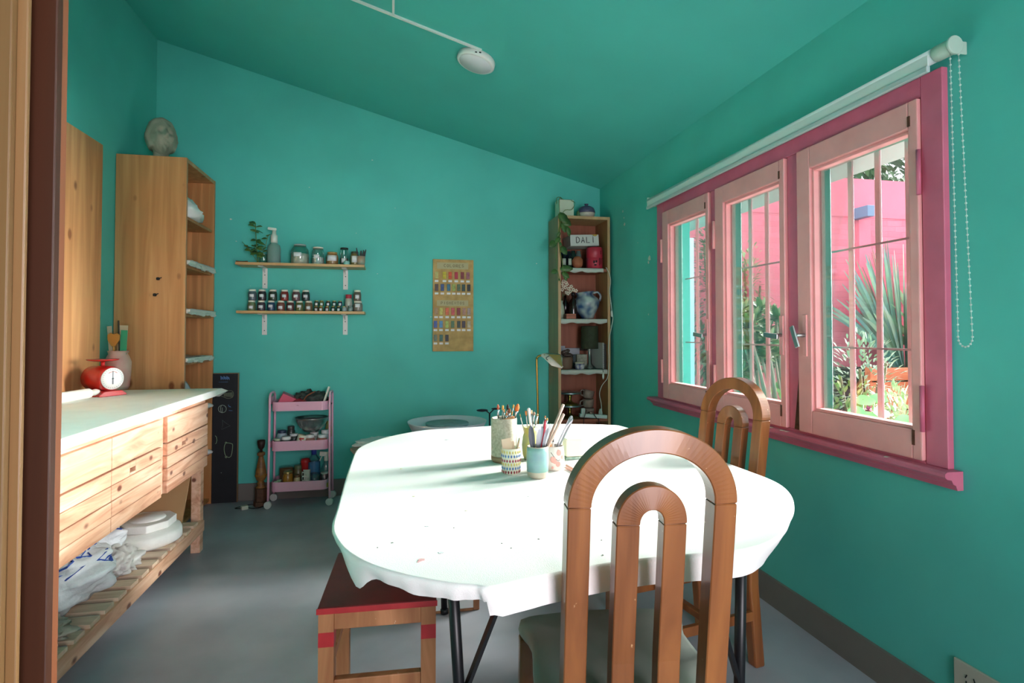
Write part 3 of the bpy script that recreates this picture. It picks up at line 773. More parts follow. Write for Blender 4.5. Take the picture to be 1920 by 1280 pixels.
# things on the low slatted shelf
SH = .203
CARDB = mat('cardboard', 'a8845c', rough=.85, var=.05)
m = MB(); m.cbox((-1.33, 3.42, SH + .15), (.40, .012, .26), (R(-28), 0, 0)); m.build('cardboard_sheet', CARDB, None, origin=(-1.33, 3.45, SH), tag=('brown cardboard sheet leaning behind the plaster slabs under the bench', 'cardboard'))
m = MB(); m.box(-1.70, -1.35, 3.20, 3.50, SH, SH + .20); m.build('cardboard_box', CARDB, None, origin=(-1.52, 3.35, SH), bevel=.003, tag=('low brown cardboard box at the back of the slatted shelf', 'box'))
m = MB(); m.lathe([(0, 0), (.185, 0), (.196, .012), (.197, .045), (.188, .060), (0, .062)], (-1.285, 3.22, SH), 48, wob=lambda a, j: 1 + .012 * math.sin(a * 5 + j)); m.build('plaster_slab', PLASTER, None, origin=(-1.285, 3.22, SH), tag=('large round plaster slab on the slatted shelf, lower of two', 'plaster slab'))
m = MB(); m.prism([(.13 * math.cos(a), .15 * math.sin(a)) for a in [PI / 8 + k * PI / 4 for k in range(8)]], lambda u, v, d: (-1.265 + u, 3.27 + v, d), SH + .100, SH + .063); m.build('plaster_mould', PLASTER, None, origin=(-1.265, 3.27, SH + .063), bevel=.004, tag=('octagonal white plaster mould lying on top of the round slab', 'plaster mould'))
m = MB(); m.lathe([(0, .100), (.085, .100), (.08, .108), (0, .110)], (-1.265, 3.27, SH), 30); m.build('plaster_disc', PLASTER, None, origin=(-1.265, 3.27, SH + .10), tag=('small thin plaster disc on top of the octagonal mould', 'plaster disc'))
def bag(name, lab, c, d, seed, amp=.5, mt=None, marks=None, freq=1.8):
    t = thing(name, lab, 'bag', (c[0], c[1], SH), 0, world=True)
    m = MB(); m.blob((c[0], c[1], SH + d[2] / 2 - .004), d, seed, amp * .45, freq * 1.2, 64, flatz=-d[2] / 2 + .006, ridge=True); m.build('plastic_film', mt or BAGM, t)
    if marks:
        col, strokes = marks; m = MB()
        for (u, v, a, h) in strokes:
            nn = Vector((math.cos(v), math.sin(v), u)).normalized()
            tx = Vector((-nn.y, nn.x, 0)).normalized(); tz = nn.cross(tx)
            ux = tx * math.cos(a) + tz * math.sin(a); uz = -tx * math.sin(a) + tz * math.cos(a)
            q = MB(); write(q, 'VAE'[int(u * 7) % 3] + 'LCN'[int(v * 5) % 3], (0, 0, 0), ux, uz, h * 9, w=.05)
            for i_, w_ in enumerate(q.v):       # lay the print on the crumpled film
                r_ = (nn + w_).normalized(); lift = .006 if w_.dot(nn) > 0 else -.004
                k_ = noise.noise(r_ * freq * 1.2 + Vector((seed * 7.3, seed * 1.7, 0))); k_ = abs(k_) * 1.6 - .3 + .5 * abs(noise.noise(r_ * freq * 1.2 * 2.7 + Vector((seed, 0, 0))))
                g_ = r_ * (1 + amp * .45 * k_)
                q.v[i_] = Vector((c[0] + g_.x * d[0] / 2, c[1] + g_.y * d[1] / 2, SH + d[2] / 2 - .004 + g_.z * d[2] / 2)) + r_ * lift
            m.add(q.v, q.f, False)
        m.build('printed_marks', col, t, kind='stuff')
BLUEI = mat('blue_print', '2b4fa5', rough=.6); REDI = mat('red_print', 'b03038', rough=.6); BLKI = mat('black_print', '23252b', rough=.6)
bag('plastic_bag', 'milky plastic bag with blue print slumped under the first drawers', (-1.34, 2.52, 0), (.44, .50, .24), 3, .55, None, (BLUEI, [(.5, -.4, 1.9, .036), (.3, .1, .6, .03), (.7, -.9, 1.4, .034), (.9, .5, .2, .03), (.8, -.1, .8, .03)]))
bag('crumpled_bag', 'small crumpled clear plastic bag in front of the round plaster slab', (-1.22, 2.82, 0), (.17, .22, .11), 9, .8, mat('cloudy_bag', 'cfcac6', rough=.35, trans=.25, spec=.6), None, 2.5)
bag('printed_bag', 'white plastic bag with blue lettering leaning on the round plaster slab', (-1.42, 2.92, 0), (.36, .30, .20), 5, .5, None, (BLUEI, [(.6, .1, .3, .025), (.8, -.2, .3, .022), (.5, .4, .2, .025)]))
bag('red_printed_bag', 'clear plastic bag with red lettering at the near end of the slatted shelf', (-1.25, 2.22, 0), (.26, .26, .08), 12, .8, mat('beige_bag', 'c9bfae', rough=.4, trans=.3), (REDI, [(.9, .2, .6, .03), (.8, -.5, .5, .03), (.95, 1.0, .7, .028)]), 2.6)
bag('patterned_bundle', 'dark and white patterned bundle beside the blue printed bag', (-1.40, 2.24, 0), (.20, .18, .19), 22, .3, mat('black_white_pattern', '20242c', rough=.5, col2='c8ccd0', vscale=30), None, 3)

# ------------------------------------------------------------------ tall pine panel and tall pine shelf unit
m = MB(); m.box(XL + .006, XL + .030, 2.55, 3.775, .93, 2.395)
m.build('pine_board', PINE, None, origin=(XL + .018, 3.16, .93), bevel=.002, tag=('tall pine board standing on the bench against the left wall', 'board'))
SX0, SX1, SY0, SY1, ST_ = -1.752, -1.34, 3.99, 4.585, 2.41
ts = thing('pine_shelf_unit', 'tall open pine shelf unit in the left corner with a clay head on top', 'shelf unit', ((SX0 + SX1) / 2, 4.29, 0), world=True)
m = MB(); m.box(SX0, SX1, SY0, SY0 + .024, 0, ST_); m.build('side_panel', PINE, ts, bevel=.002)
m = MB(); m.box(SX0, SX1, SY1 - .024, SY1, 0, ST_); m.build('side_panel', PINE_IN, ts, bevel=.002)
m = MB(); m.box(SX0, SX1 - .002, SY0 + .024, SY1 - .024, ST_ - .026, ST_); m.build('top_panel', PINE, ts, bevel=.002)
m = MB(); m.box(SX0, SX0 + .01, SY0 + .024, SY1 - .024, .02, ST_ - .026); m.build('back_panel', PINE_IN, ts)
for z in (2.035, 1.715, 1.395, 1.075, .72, .38, .04):
    m = MB(); m.box(SX0 + .01, SX1 - .012, SY0 + .024, SY1 - .024, z - .02, z); m.build('shelf', PINE_IN, ts, bevel=.001)
m = MB()
for px, py in ((299, 523), (293, 553)):
    p = at(px, py, Y=SY0); m = MB(); m.tube([(p.x, SY0 + .002, p.z), (p.x, SY0 - .022, p.z)], .004, 8); m.lathe([(0, -.010), (.009, -.008), (.011, 0), (.009, .008), (0, .010)], (p.x, SY0 - .024, p.z), 14); m.tube([(p.x, SY0 - .024, p.z), (p.x + .022, SY0 - .026, p.z + .008)], .003, 6); m.build('black_peg', BLACKM, ts)
WRAP = mat('wrapping_film', 'cfd8d2', rough=.35, trans=.25, ior=1.15, var=.05, bump=.3, bscale=22)
def rag(m, x0, x1, y0, y1, z, h, seed):
    """crumpled sheet of real thickness with a ragged edge"""
    N1, N2 = 9, 12; vs = []
    for s_ in (0, 1):
        for i in range(N1):
            for j in range(N2):
                u, v = i / (N1 - 1), j / (N2 - 1)
                q = Vector((u * 3, v * 4, seed))
                e = .012 * noise.noise(q * 2.1)
                zz = z + (h * (.55 + .6 * noise.noise(q)) * math.sin(PI * min(1, u + .25)) * math.sin(PI * (v * .9 + .05)) + .004 if s_ else 0)
                vs.append((x0 + (x1 - x0) * u + e, y0 + (y1 - y0) * v + e, zz))
    fs = []
    for i in range(N1 - 1):
        for j in range(N2 - 1):
            a = i * N2 + j; b_ = N1 * N2 + a
            fs.append((a, a + 1, a + N2 + 1, a + N2)); fs.append((b_, b_ + N2, b_ + N2 + 1, b_ + 1))
    for i in range(N1 - 1):
        for j in (0, N2 - 1):
            a = i * N2 + j; fs.append((a, a + N2, a + N2 + N1 * N2, a + N1 * N2))
    for j in range(N2 - 1):
        for i in (0, N1 - 1):
            a = i * N2 + j; fs.append((a, a + 1, a + 1 + N1 * N2, a + N1 * N2))
    return m.add(vs, fs)
# boards wrapped in cloth, poking out of the open side, with film-wrapped clay on them
bd = mat('wrapped_board', 'e6e4d8', rough=.8)
for i, (z, y0, y1, x1, h, lab, blab, mt) in enumerate([
        (1.715, 4.02, 4.555, -1.325, .055, 'grey film-wrapped slab on the second white board from the top in the pine unit', 'white cloth-wrapped board, uppermost of the three in the pine unit', WRAP),
        (1.395, 4.02, 4.555, -1.320, .060, 'pale film-wrapped bundle on the middle white board of the pine unit', 'white cloth-wrapped board, middle of the three in the pine unit', WRAP),
        (1.075, 4.02, 4.52, -1.330, .10, 'dark streaked clay block in clear film on the lowest white board of the pine unit', 'white cloth-wrapped board, lowest of the three in the pine unit', mat('streaked_clay_film', '4b5352', rough=.35, col2='aab4b0', vscale=14))]):
    m = MB(); m.box(-1.72, x1, y0, y1, z + .001, z + .026)
    for k in range(5): m.blob((x1 - .002, y0 + .055 + k * .105, z + .004 + .003 * (k % 2)), (.014, .14, .022 + .006 * (k % 3)), seed=k + i * 9, amp=.5, n=14)
    m.build('wrapped_board', bd, None, origin=(-1.52, 4.28, z), bevel=.004, tag=(blab, 'board', None))
    m = MB(); rag(m, -1.70, x1 + .004 - .03 * (i == 2), y0 + .02, y1 - .02 - .05 * (i == 2), z + .027, h, i * 5 + 2)
    m.build('wrapped_clay', mt, None, origin=(-1.52, 4.28, z + .027), tag=(lab, 'wrapped clay'))
m = MB(); m.blob((-1.42, 4.16, 2.035 + .06), (.20, .26, .16), 31, .6, 2.0, 26, flatz=-.06, ridge=True); m.build('white_bag', mat('white_thin_bag', 'e4e6e0', rough=.5, bump=.2, bscale=30), None, origin=(-1.42, 4.16, 2.035), tag=('crumpled white bag on the top shelf of the pine unit', 'bag'))
m = MB(); Mx3 = Matrix.Rotation(R(78), 3, 'Y'); m.lathe([(0, 0), (.10, .004), (.115, .012), (.10, .010), (0, .006)], (-1.37, 4.09, .84), 36, M=Mx3); m.build('white_plate', mat('bluish_white_china', 'd9dde6', rough=.3), None, origin=(-1.37, 4.09, .72), tag=('white plate standing on edge inside the pine unit just above the bench', 'plate'))
for z, lab in ((.72, 'white folded cloth on the pine unit shelf just below bench height'), (.38, 'white folded cloth on the lowest visible pine unit shelf')):
    m = MB(); m.blob((-1.365, 4.51, z + .012), (.09, .10, .035), 3, .3, 2, 16); m.build('folded_cloth', mat('cloth_white', 'e6e4e0', rough=.8), None, origin=(-1.365, 4.51, z), tag=(lab, 'cloth'))

# clay head
def clay_head(loc, rz, tilt):
    vs = []; nu, nv = 72, 54
    def G(p, c, s, k): return k * math.exp(-((p - Vector(c)).length_squared) / (2 * s * s))
    for j in range(nv + 1):
        th = PI * j / nv
        for i in range(nu):
            a = 2 * PI * i / nu
            p = Vector((math.sin(th) * math.cos(a), math.sin(th) * math.sin(a), math.cos(th)))
            q = Vector((p.x * .098, p.y * .078, p.z * .118))
            if p.z < 0: q.x *= 1 - .10 * (-p.z) ** 2; q.y *= 1 - .20 * p.z * p.z
            if p.x < 0 and p.z < 0: q.x *= 1 + .30 * p.z * .9
            if p.x > .2: q.x = q.x * .93
            e = 0
            e += G(p, (.97, 0, .04), .055, .014) + G(p, (.97, 0, -.06), .06, .016) + G(p, (.97, 0, -.14), .055, .024) + G(p, (.98, 0, .12), .06, .008)     # nose
            for s_ in (-1, 1):
                e += G(p, (.90, s_ * .33, .14), .12, -.024) + G(p, (.90, s_ * .33, .11), .06, .013)                     # sockets, lids
                e += G(p, (.88, s_ * .30, .30), .10, .006) + G(p, (.80, s_ * .48, -.18), .20, .006)                       # brows, cheeks
                e += G(p, (.05, s_ * 1.0, -.05), .12, .003)                                                              # ears
                e += G(p, (.93, s_ * .12, -.20), .045, .005)
            e += G(p, (.94, 0, -.28), .05, -.012) + sum(G(p, (.90, y_, -.37), .045, .006) + G(p, (.87, y_ * .8, -.47), .045, .006) for y_ in (-.12, 0, .12)) + sum(G(p, (.90, y_, -.42), .025, -.010) for y_ in (-.15, -.07, 0, .07, .15)) + G(p, (.83, 0, -.57), .07, -.010)   # lips
            e += G(p, (.72, 0, -.74), .16, .016)                                                                         # chin
            # hair: a raised cap behind a line from brow to ear, with strands
            hl = (.55 * p.x - p.z * .55 + .0) if p.z > 0 else (p.x * .75 - .05)
            w = 1 / (1 + math.exp((p.x - (.30 - .10 * abs(p.y) + .42 * max(0, p.z))) * 22))
            if p.z > -.55: e += w * (.010 + -.0008 * math.sin(13 * math.atan2(p.z + .4, abs(p.y) + .25 + .5 * p.x)))
            e += .0018 * noise.noise(p * 9)
            q += p * e * 1.5
            vs.append(q)
    fs = [(j * nu + i, (j + 1) * nu + i, (j + 1) * nu + (i + 1) % nu, j * nu + (i + 1) % nu) for j in range(nv) for i in range(nu)]
    M = Matrix.Rotation(tilt, 4, 'Y'); vs = [M @ v + Vector((0, 0, .150)) for v in vs]
    m = MB(); m.add(vs, fs, True)
    m.lathe([(0, -.004), (.055, 0), (.050, .015), (.044, .04), (.046, .075), (.050, .10), (0, .11)], (-.008, 0, 0), 30)
    m2 = m.build('clay_bust', mat('grey_clay', '8a8c7a', rough=.85, col2='a3a28e', vscale=9, bump=.25, bscale=35), None, origin=(0, 0, 0), tag=('grey clay sculpture of a head with modelled hair on top of the pine unit', 'sculpture'))
    m2.location = loc; m2.rotation_euler = (0, 0, rz); m2.scale = (.98, 1.02, 1.06)
clay_head((-1.545, 4.135, ST_), R(-52), R(-10))

# ------------------------------------------------------------------ wall shelves with jars
WSY0, WSY1 = 4.40, 4.598
def wall_shelf(x0, x1, z, lab):
    t = thing('wall_shelf', lab, 'shelf', ((x0 + x1) / 2, 4.50, z), 0, 'bracket shelves', world=True)
    m = MB(); m.box(x0, x1, WSY0, WSY1, z - .020, z); m.build('board', SHELFW, t, bevel=.002)
    for bx in (-.987, -.392):
        m = MB(); m.box(bx - .018, bx + .018, 4.592, 4.5985, z - .178, z - .022); m.box(bx - .018, bx + .018, 4.44, 4.592, z - .026, z - .0205)
        m.prism([(4.592, z - .026), (4.592, z - .062), (4.53, z - .026)], lambda u, v, d: (d, u, v), bx - .003, bx + .003)
        br = m.build('bracket', mat('bracket_white', 'dedcd9', rough=.45), t, bevel=.002)
        m = MB()
        for dz in (.075, .145): m.lathe([(0, 0), (.004, 0), (.004, .002), (0, .002)], (bx, 4.592, z - dz), 8, M=Matrix.Rotation(R(90), 3, 'X'))
        m.build('screw', BLACKM, br)
    return t
WZU, WZL = 1.785, 1.430
wall_shelf(-1.150, -.238, WZU, 'upper pine bracket shelf holding the plant cutting and larger jars')
wall_shelf(-1.140, -.236, WZL, 'lower pine bracket shelf holding rows of small labelled jars')
LIDW = mat('jar_lid_cream', 'dcdccb', rough=.4); LIDG = mat('gold_lid', 'c8b070', rough=.3, metal=.7)
LABEL = mat('jar_label', 'dfe1e4', rough=.7)
_pc = {}
def powder(h): return mat('powder_' + h, h, rough=.45, var=.12, vscale=25, coat=.55, spec=.6)
def label_patch(m, c, r, z0, z1, a0=-2.1, a1=-1.05, n=7):
    vs = []
    for i in range(n):
        a = a0 + (a1 - a0) * i / (n - 1)
        for rr in (r + .0002, r + .0012):
            for z in (z0, z1): vs.append((c[0] + rr * math.cos(a), c[1] + rr * math.sin(a), z))
    fs = []
    for i in range(n - 1):
        o = 4 * i
        fs += [(o + 2, o + 6, o + 7, o + 3), (o, o + 1, o + 5, o + 4), (o + 1, o + 3, o + 7, o + 5), (o, o + 4, o + 6, o + 2)]
    fs += [(0, 2, 3, 1), (4 * n - 4, 4 * n - 3, 4 * n - 1, 4 * n - 2)]
    return m.add(vs, fs, True)
def jar(x, y, z, r, h, col, lid, lab, group, lblh=(.28, .55), name='pigment_jar', cat='jar', lab_a=(-2.1, -1.05), lidh=.14):
    t = thing(name, lab, cat, (x, y, z), 0, group, world=True)
    hb = h * (1 - lidh)
    m = MB(); m.lathe([(0, 0), (r * .86, 0), (r * .95, h * .03), (r, h * .12), (r, hb * .68), (r * .92, hb * .88), (r * .74, hb * .97), (r * .74, hb)], (x, y, z), 22); m.build('filled_body', powder(col) if isinstance(col, str) else col, t)
    m = MB(); m.lathe([(r * .80, hb * .97), (r * .82, hb), (r * .82, h * .985), (r * .78, h), (0, h)], (x, y, z), 22); m.build('lid', lid, t)
    if lblh: m = MB(); label_patch(m, (x, y), r, z + h * lblh[0], z + h * lblh[1], *lab_a); m.build('paper_label', LABEL, t)
    return t
def X48(px): return at(px, 580, Y=4.48).x
cn_ = {'5d6a45': 'olive green', '43353f': 'plum', '24405e': 'navy blue', '7a4638': 'rust brown', '5b3230': 'maroon brown', '5c6337': 'moss green', '6d5a3f': 'tan brown',
       '4c5a60': 'slate grey', '221f26': 'black', '24382a': 'dark green', '7d2420': 'brick red', '5f4448': 'mauve brown', '20302f': 'dark teal'}
low = [(471.8, '5d6a45'), (490, '43353f'), (508.5, '24405e'), (526.7, '7a4638'), (544.3, '5b3230'), (561.6, '5c6337'), (578.8, '6d5a3f')]
upr = [(473, '4c5a60'), (491.5, '221f26'), (511.8, '24382a'), (533.4, '7d2420'), (555.1, '5f4448'), (573.4, '20302f')]
for i, (px, c) in enumerate(low):
    jar(X48(px), 4.48, WZL, .0285, .078, c, LIDW, '%s pigment jar with cream lid, in the bottom row on the lower shelf' % cn_[c], 'pigment jars with cream lids', (.22 + .06 * (i % 3), .48 + .06 * (i % 3)))
rest = [0, 1, 2, 3, 4, 5]
for i, (px, c) in enumerate(upr):
    jar(X48(px), 4.48, WZL + .0785, .0295, .082, c, LIDW, '%s pigment jar with cream lid, stacked in the upper row on the lower shelf' % cn_[c], 'pigment jars with cream lids', (.30, .56))
sm_low = [(593, '4a3f2c'), (601.8, '7a5c30'), (613.3, '6b4636'), (624.8, '1f3a30'), (635, '24343a')]
sm_up = [(593.7, '203c34'), (603.2, '54622f'), (615.4, '1d2628'), (626.9, '1f3f3a'), (637.7, '1c2a4a')]
nm = ['first', 'second', 'third', 'fourth', 'fifth']
for i, (px, c) in enumerate(sm_low): jar(X48(px), 4.475, WZL, .0165, .041, c, LIDG, 'tiny gold-lidded jar, %s from left in the bottom row of tiny jars' % nm[i], 'tiny gold-lidded jars', (.1, .55))
for i, (px, c) in enumerate(sm_up): jar(X48(px), 4.475, WZL + .0415, .0165, .041, c, LIDG, 'tiny gold-lidded jar, %s from left in the top row of tiny jars' % nm[i], 'tiny gold-lidded jars', (.1, .55))
jar(X48(646), 4.455, WZL, .017, .040, '8fa5a3', LIDG, 'tiny pale grey jar in front of the red-lidded bottle', 'tiny gold-lidded jars', None)
jar(X48(657.5), 4.45, WZL, .019, .045, mat('clear_pot', 'a9c0bb', rough=.2, trans=.5), mat('clear_pot', 'a9c0bb'), 'small clear plastic pot right of the tiny jars', None, None, name='plastic_pot', cat='pot')
jar(X48(653), 4.51, WZL, .0285, .133, mat('powder_grey_white', 'a9ada2', rough=.3, coat=.5, var=.05), mat('raspberry_lid', 'b0303f', rough=.4), 'tall spice jar with raspberry red lid at the right of the lower shelf', None, None, name='spice_jar', lidh=.2)
jar(X48(671), 4.48, WZL, .036, .082, '77756a', LIDW, 'wide grey-brown jar at the right end of the lower shelf, under another jar', 'pigment jars with cream lids', (.4, .72))
jar(X48(670), 4.48, WZL + .0825, .029, .083, '64594c', LIDW, 'brown jar stacked at the right end of the lower shelf', 'pigment jars with cream lids', (.22, .55))
# upper shelf
def glass_jar(x, y, z, r, h, fill, fillh, lid, lab, name='glass_jar', cat='jar', lblh=None, lid_r=.82, group=None, neck=.78, shoulder=.7):
    t = thing(name, lab, cat, (x, y, z), 0, group, world=True)
    m = MB(); m.lathe([(0, .0), (r * .9, 0), (r, h * .05), (r, h * shoulder), (r * .93, h * (shoulder + .1)), (r * neck, h * .93), (r * neck, h * .94)], (x, y, z), 28); m.build('glass_body', JGLASS, t)
    if fill is not None: m = MB(); m.lathe([(0, .002), (r * .88, .002), (r * .965, h * .055), (r * .965, h * fillh), (0, h * fillh + .002)], (x, y, z), 24); m.build('contents', fill, t)
    if lid is not None: m = MB(); m.lathe([(r * lid_r, h * .92), (r * lid_r, h * .985), (r * (lid_r - .04), h), (0, h)], (x, y, z), 24); m.build('lid', lid, t)
    if lblh: m = MB(); label_patch(m, (x, y), r, z + h * lblh[0], z + h * lblh[1], -2.2, -1.25); m.build('paper_label', LABEL, t)
    return t
PWH = mat('white_powder', 'd9d5c4', rough=.8, var=.05, vscale=30)
glass_jar(-.718, 4.49, WZU, .066, .152, PWH, .52, mat('clear_lid', 'cfd8d2', rough=.2, trans=.4), 'large glass jar half full of white powder on the upper shelf', lblh=(.36, .56), lid_r=.68, neck=.64, shoulder=.66)
glass_jar(-.586, 4.49, WZU, .045, .135, mat('white_flakes', 'dcdcdc', rough=.7, bump=.5, bscale=90), .42, LIDW, 'medium glass jar of white flakes with white lid on the upper shelf', lblh=(.35, .55), lid_r=.84, neck=.78, shoulder=.7)
t = jar(-.482, 4.49, WZU, .045, .100, mat('tan_speckled', '9c7a4c', rough=.4, coat=.4, col2='8a6436', vscale=40), mat('tan_lid', 'a5824f', rough=.45), 'tan jar with a cream paper band on the upper shelf', None, (.30, .72), name='tan_jar', lidh=.1, lab_a=(-2.5, -.7))
glass_jar(-.395, 4.505, WZU, .032, .138, mat('green_fill', '55655a', rough=.5, var=.1), .4, mat('black_lid', '1b1c1b', rough=.4), 'glass jar with black screw lid on the upper shelf', lblh=(.15, .40), lid_r=.95, neck=.9, shoulder=.78)
jar(-.372, 4.445, WZU, .023, .030, mat('aqua_plastic', '8fc0bb', rough=.4), mat('aqua_plastic', '8fc0bb'), 'tiny aqua tub in front of the black-lidded jar', None, None, name='small_tub', cat='tub')
jar(-.316, 4.49, WZU, .033, .108, mat('amber_fill', '80713f', rough=.35, coat=.5, var=.2, vscale=15), mat('dark_olive_lid', '3b3f2c', rough=.4), 'amber jar with dark lid and cream label, left of the brush cup', None, (.22, .68), name='amber_jar', lidh=.12, lab_a=(-2.3, -.9))
# spray bottle
t = thing('spray_bottle', 'frosted pump spray bottle next to the plant cutting', 'bottle', (-.902, 4.49, WZU), 0, world=True)
FROST = mat('frosted_plastic', 'a9cdc4', rough=.35, trans=.55, ior=1.2)
m = MB(); m.lathe([(0, 0), (.043, 0), (.047, .01), (.047, .115), (.040, .14), (.022, .155), (.022, .165)], (-.902, 4.49, WZU), 26); m.build('bottle_body', FROST, t)
m = MB(); m.lathe([(0, .004), (.043, .008), (.043, .075), (0, .076)], (-.902, 4.49, WZU), 20); m.build('liquid', mat('cream_liquid', 'cfd0b8', rough=.5), t)
m = MB(); m.lathe([(.024, .158), (.024, .215), (.016, .222), (.013, .25), (0, .25)], (-.902, 4.49, WZU), 22); m.build('pump_collar', mat('pump_plastic', 'd3d8cf', rough=.4), t)
m = MB(); m.cbox((-.915, 4.48, WZU + .262), (.062, .018, .020), (0, R(8), 0)); m.build('spray_head', mat('pump_plastic', 'd3d8cf', rough=.4), t, bevel=.004)
# black tools in a small pot
t = thing('tool_cup', 'pale pink cup holding black tools at the right end of the upper shelf', 'cup', (-.292 + .045, 4.47, WZU), 0, world=True)
bx = -.268
t.location.x = bx; t['_w'] = (bx, 4.47, WZU)
m = MB(); m.lathe([(0, 0), (.028, 0), (.032, .03), (.033, .072), (.030, .072), (.028, .01), (0, .008)], (bx, 4.47, WZU), 24); m.build('cup_wall', mat('blush_glaze', 'b58f78', rough=.4, col2='8fa08c', vscale=12), t)
for i, (dx, dy, h, dd) in enumerate([(-.022, 0, .125, -.012), (-.004, .004, .105, .004), (.008, .0, .11, .012), (.018, -.004, .100, .012), (.022, .006, .115, .014)]):
    tool('black_tool', ['slim black tool leaning left in the pale pink cup', 'short black tool in the middle of the pale pink cup', 'rounded black tool right of centre in the pale pink cup', 'low black tool at the right front of the pale pink cup', 'tall black tool leaning right in the pale pink cup'][i], 'tool', (bx + dx * .7, 4.47 + dy, WZU + .02), (bx + dx + dd, 4.47 + dy, WZU + h + .012), .011 + .004 * (i % 2), .008, BLACKM, 'black tools in the pale cup', flare=.6)
# plant cutting in a small glass
def leaf_plant(name, lab, cat, base, stems, leafs, col, stemcol='5f7a35', world_=True, group=None):
    t = thing(name, lab, cat, base, 0, group, world=True)
    m = MB()
    for path, r in stems: m.tube(smooth_path(path, 4), r, 6)
    m.build('stem', mat('stem_' + stemcol, stemcol, rough=.6), t)
    m = MB()
    for args in leafs: m.leaf(*args)
    m.build('foliage', col, t, thick=.0008)
    return t
LEAFG = mat('mid_green_leaf', '3f6b2c', rough=.45, col2='7d9a4e', vscale=9)
px0 = -1.035; by = 4.49
stems = [([(px0 + .02, by, WZU + .01), (px0 + .01, by, WZU + .12), (px0 - .0, by, WZU + .30)], .0028), ([(px0 + .02, by, WZU + .01), (px0 - .04, by - .01, WZU + .10), (px0 - .09, by, WZU + .16)], .002), ([(px0 + .02, by, WZU + .01), (px0 + .07, by, WZU + .13), (px0 + .09, by, WZU + .22)], .002)]
lf = []
rr = random.Random(4)
for k in range(34):
    st_ = rr.choice([0, 0, 0, 1, 2]); f = rr.uniform(.25, 1); P = [Vector(q) for q in stems[st_][0]]
    p = P[0].lerp(P[1], f * 2) if f < .5 else P[1].lerp(P[2], f * 2 - 1); a = rr.uniform(0, 2 * PI)
    lf.append((p, (math.cos(a), math.sin(a) * .6 - .3, rr.uniform(-.2, .7)), rr.uniform(.04, .065), rr.uniform(.03, .042), .35, 3, Vector((0, -.6, .8))))
leaf_plant('plant_cutting', 'leafy green plant cutting in a water glass at the left end of the upper shelf', 'plant', (px0 + .02, by, WZU + .003), stems, lf, LEAFG)
glass_jar(px0 + .06, by, WZU, .030, .075, None, 0, None, 'small water glass holding the plant cutting on the upper shelf', name='water_glass', cat='glass', neck=.99)
m = MB(); m.tube(smooth_path([(-1.15, 4.42, WZU + .006), (-1.11, 4.43, WZU + .004), (-1.07, 4.42, WZU + .006)], 4), .005, 6); m.build('dry_twig', mat('twig', '6d4a2c', rough=.8), None, origin=(-1.11, 4.43, WZU), tag=('small dry twig at the left tip of the upper shelf', 'twig'))

# ------------------------------------------------------------------ glaze swatch board
cb = thing('glaze_chart', 'wooden glaze sample board with rows of coloured tiles hung on the back wall', 'sample board', (.46, 4.58, 1.13), 0, world=True)
cx0, cx1, cz0, cz1 = .290, .622, 1.117, 1.866
OSB = mat('chipboard', 'a98a55', rough=.8, col2='c4a36b', vscale=16, vdetail=8)
m = MB(); m.box(cx0, cx1, 4.582, 4.596, cz0, cz1); m.build('backing', OSB, cb, bevel=.002)
def czx(u, v): return cx0 + (cx1 - cx0) * u, cz1 - (cz1 - cz0) * v
TAPE = mat('masking_tape', 'b5ab86', rough=.8); INK = mat('brown_ink', '5d4a32', rough=.8)
for v0, v1, txt, u0 in ((.035, .105, 'COLORES', .27), (.445, .508, 'PIGMENTOS', .20)):
    xa, za = czx(.10, v1); xb, zb = czx(.87, v0)
    m = MB(); m.box(xa, xb, 4.5808, 4.582, za, zb); h_ = m.build('heading_strip', TAPE, cb)
    m = MB(); write(m, txt, (czx(u0, 0)[0], 4.5803, za + (zb - za) * .28), (1, 0, 0), (0, 0, 1), (zb - za) * .46, 1.52, .085, .06); m.build('handwriting', INK, h_)
rows = [(.137, .212, .235, [(.09, 'b8ad6c'), (.28, 'c3b02c'), (.42, 'c8502b'), (.57, 'a8283a'), (.72, '7a2c34'), (.86, '8c5a66')]),
        (.270, .345, .370, [(.09, '4f4040'), (.23, '2c4a7a'), (.385, '2c6a80'), (.51, '8fa050'), (.63, '506648'), (.75, '1e4440'), (.88, '1b2424')]),
        (.528, .605, .627, [(.08, 'a08260'), (.20, 'bdb45a'), (.35, 'd0603f'), (.49, 'b8484a'), (.63, '7e2a2c'), (.765, 'a07868'), (.885, '9c8a84')]),
        (.670, .745, .767, [(.065, '3a5a9c'), (.20, '4a88b0'), (.345, '9fae58'), (.485, '44704e'), (.635, '283c34'), (.755, '2c2838'), (.885, 'b0a48c')]),
        (.820, .892, .912, [(.065, '6a7060'), (.205, '2c6458'), (.345, '23272c')])]
for ri, (v0, v1, vl, cells) in enumerate(rows):
    for ci, (u, c) in enumerate(cells):
        xa, za = czx(u - .040, v1); xb, zb = czx(u + .042, v0)
        m = MB(); m.box(xa, xb, 4.5755, 4.582, za, zb); m.build('glaze_tile', mat('glaze_' + c, c, rough=.4, var=.2, vscale=55, spec=.25), cb, bevel=.0015)
        xa, za = czx(u - .042, vl + .013); xb, zb = czx(u + .045, vl - .008)
        m = MB(); m.box(xa, xb, 4.581, 4.582, za, zb); m.build('tile_label', LABEL, cb)

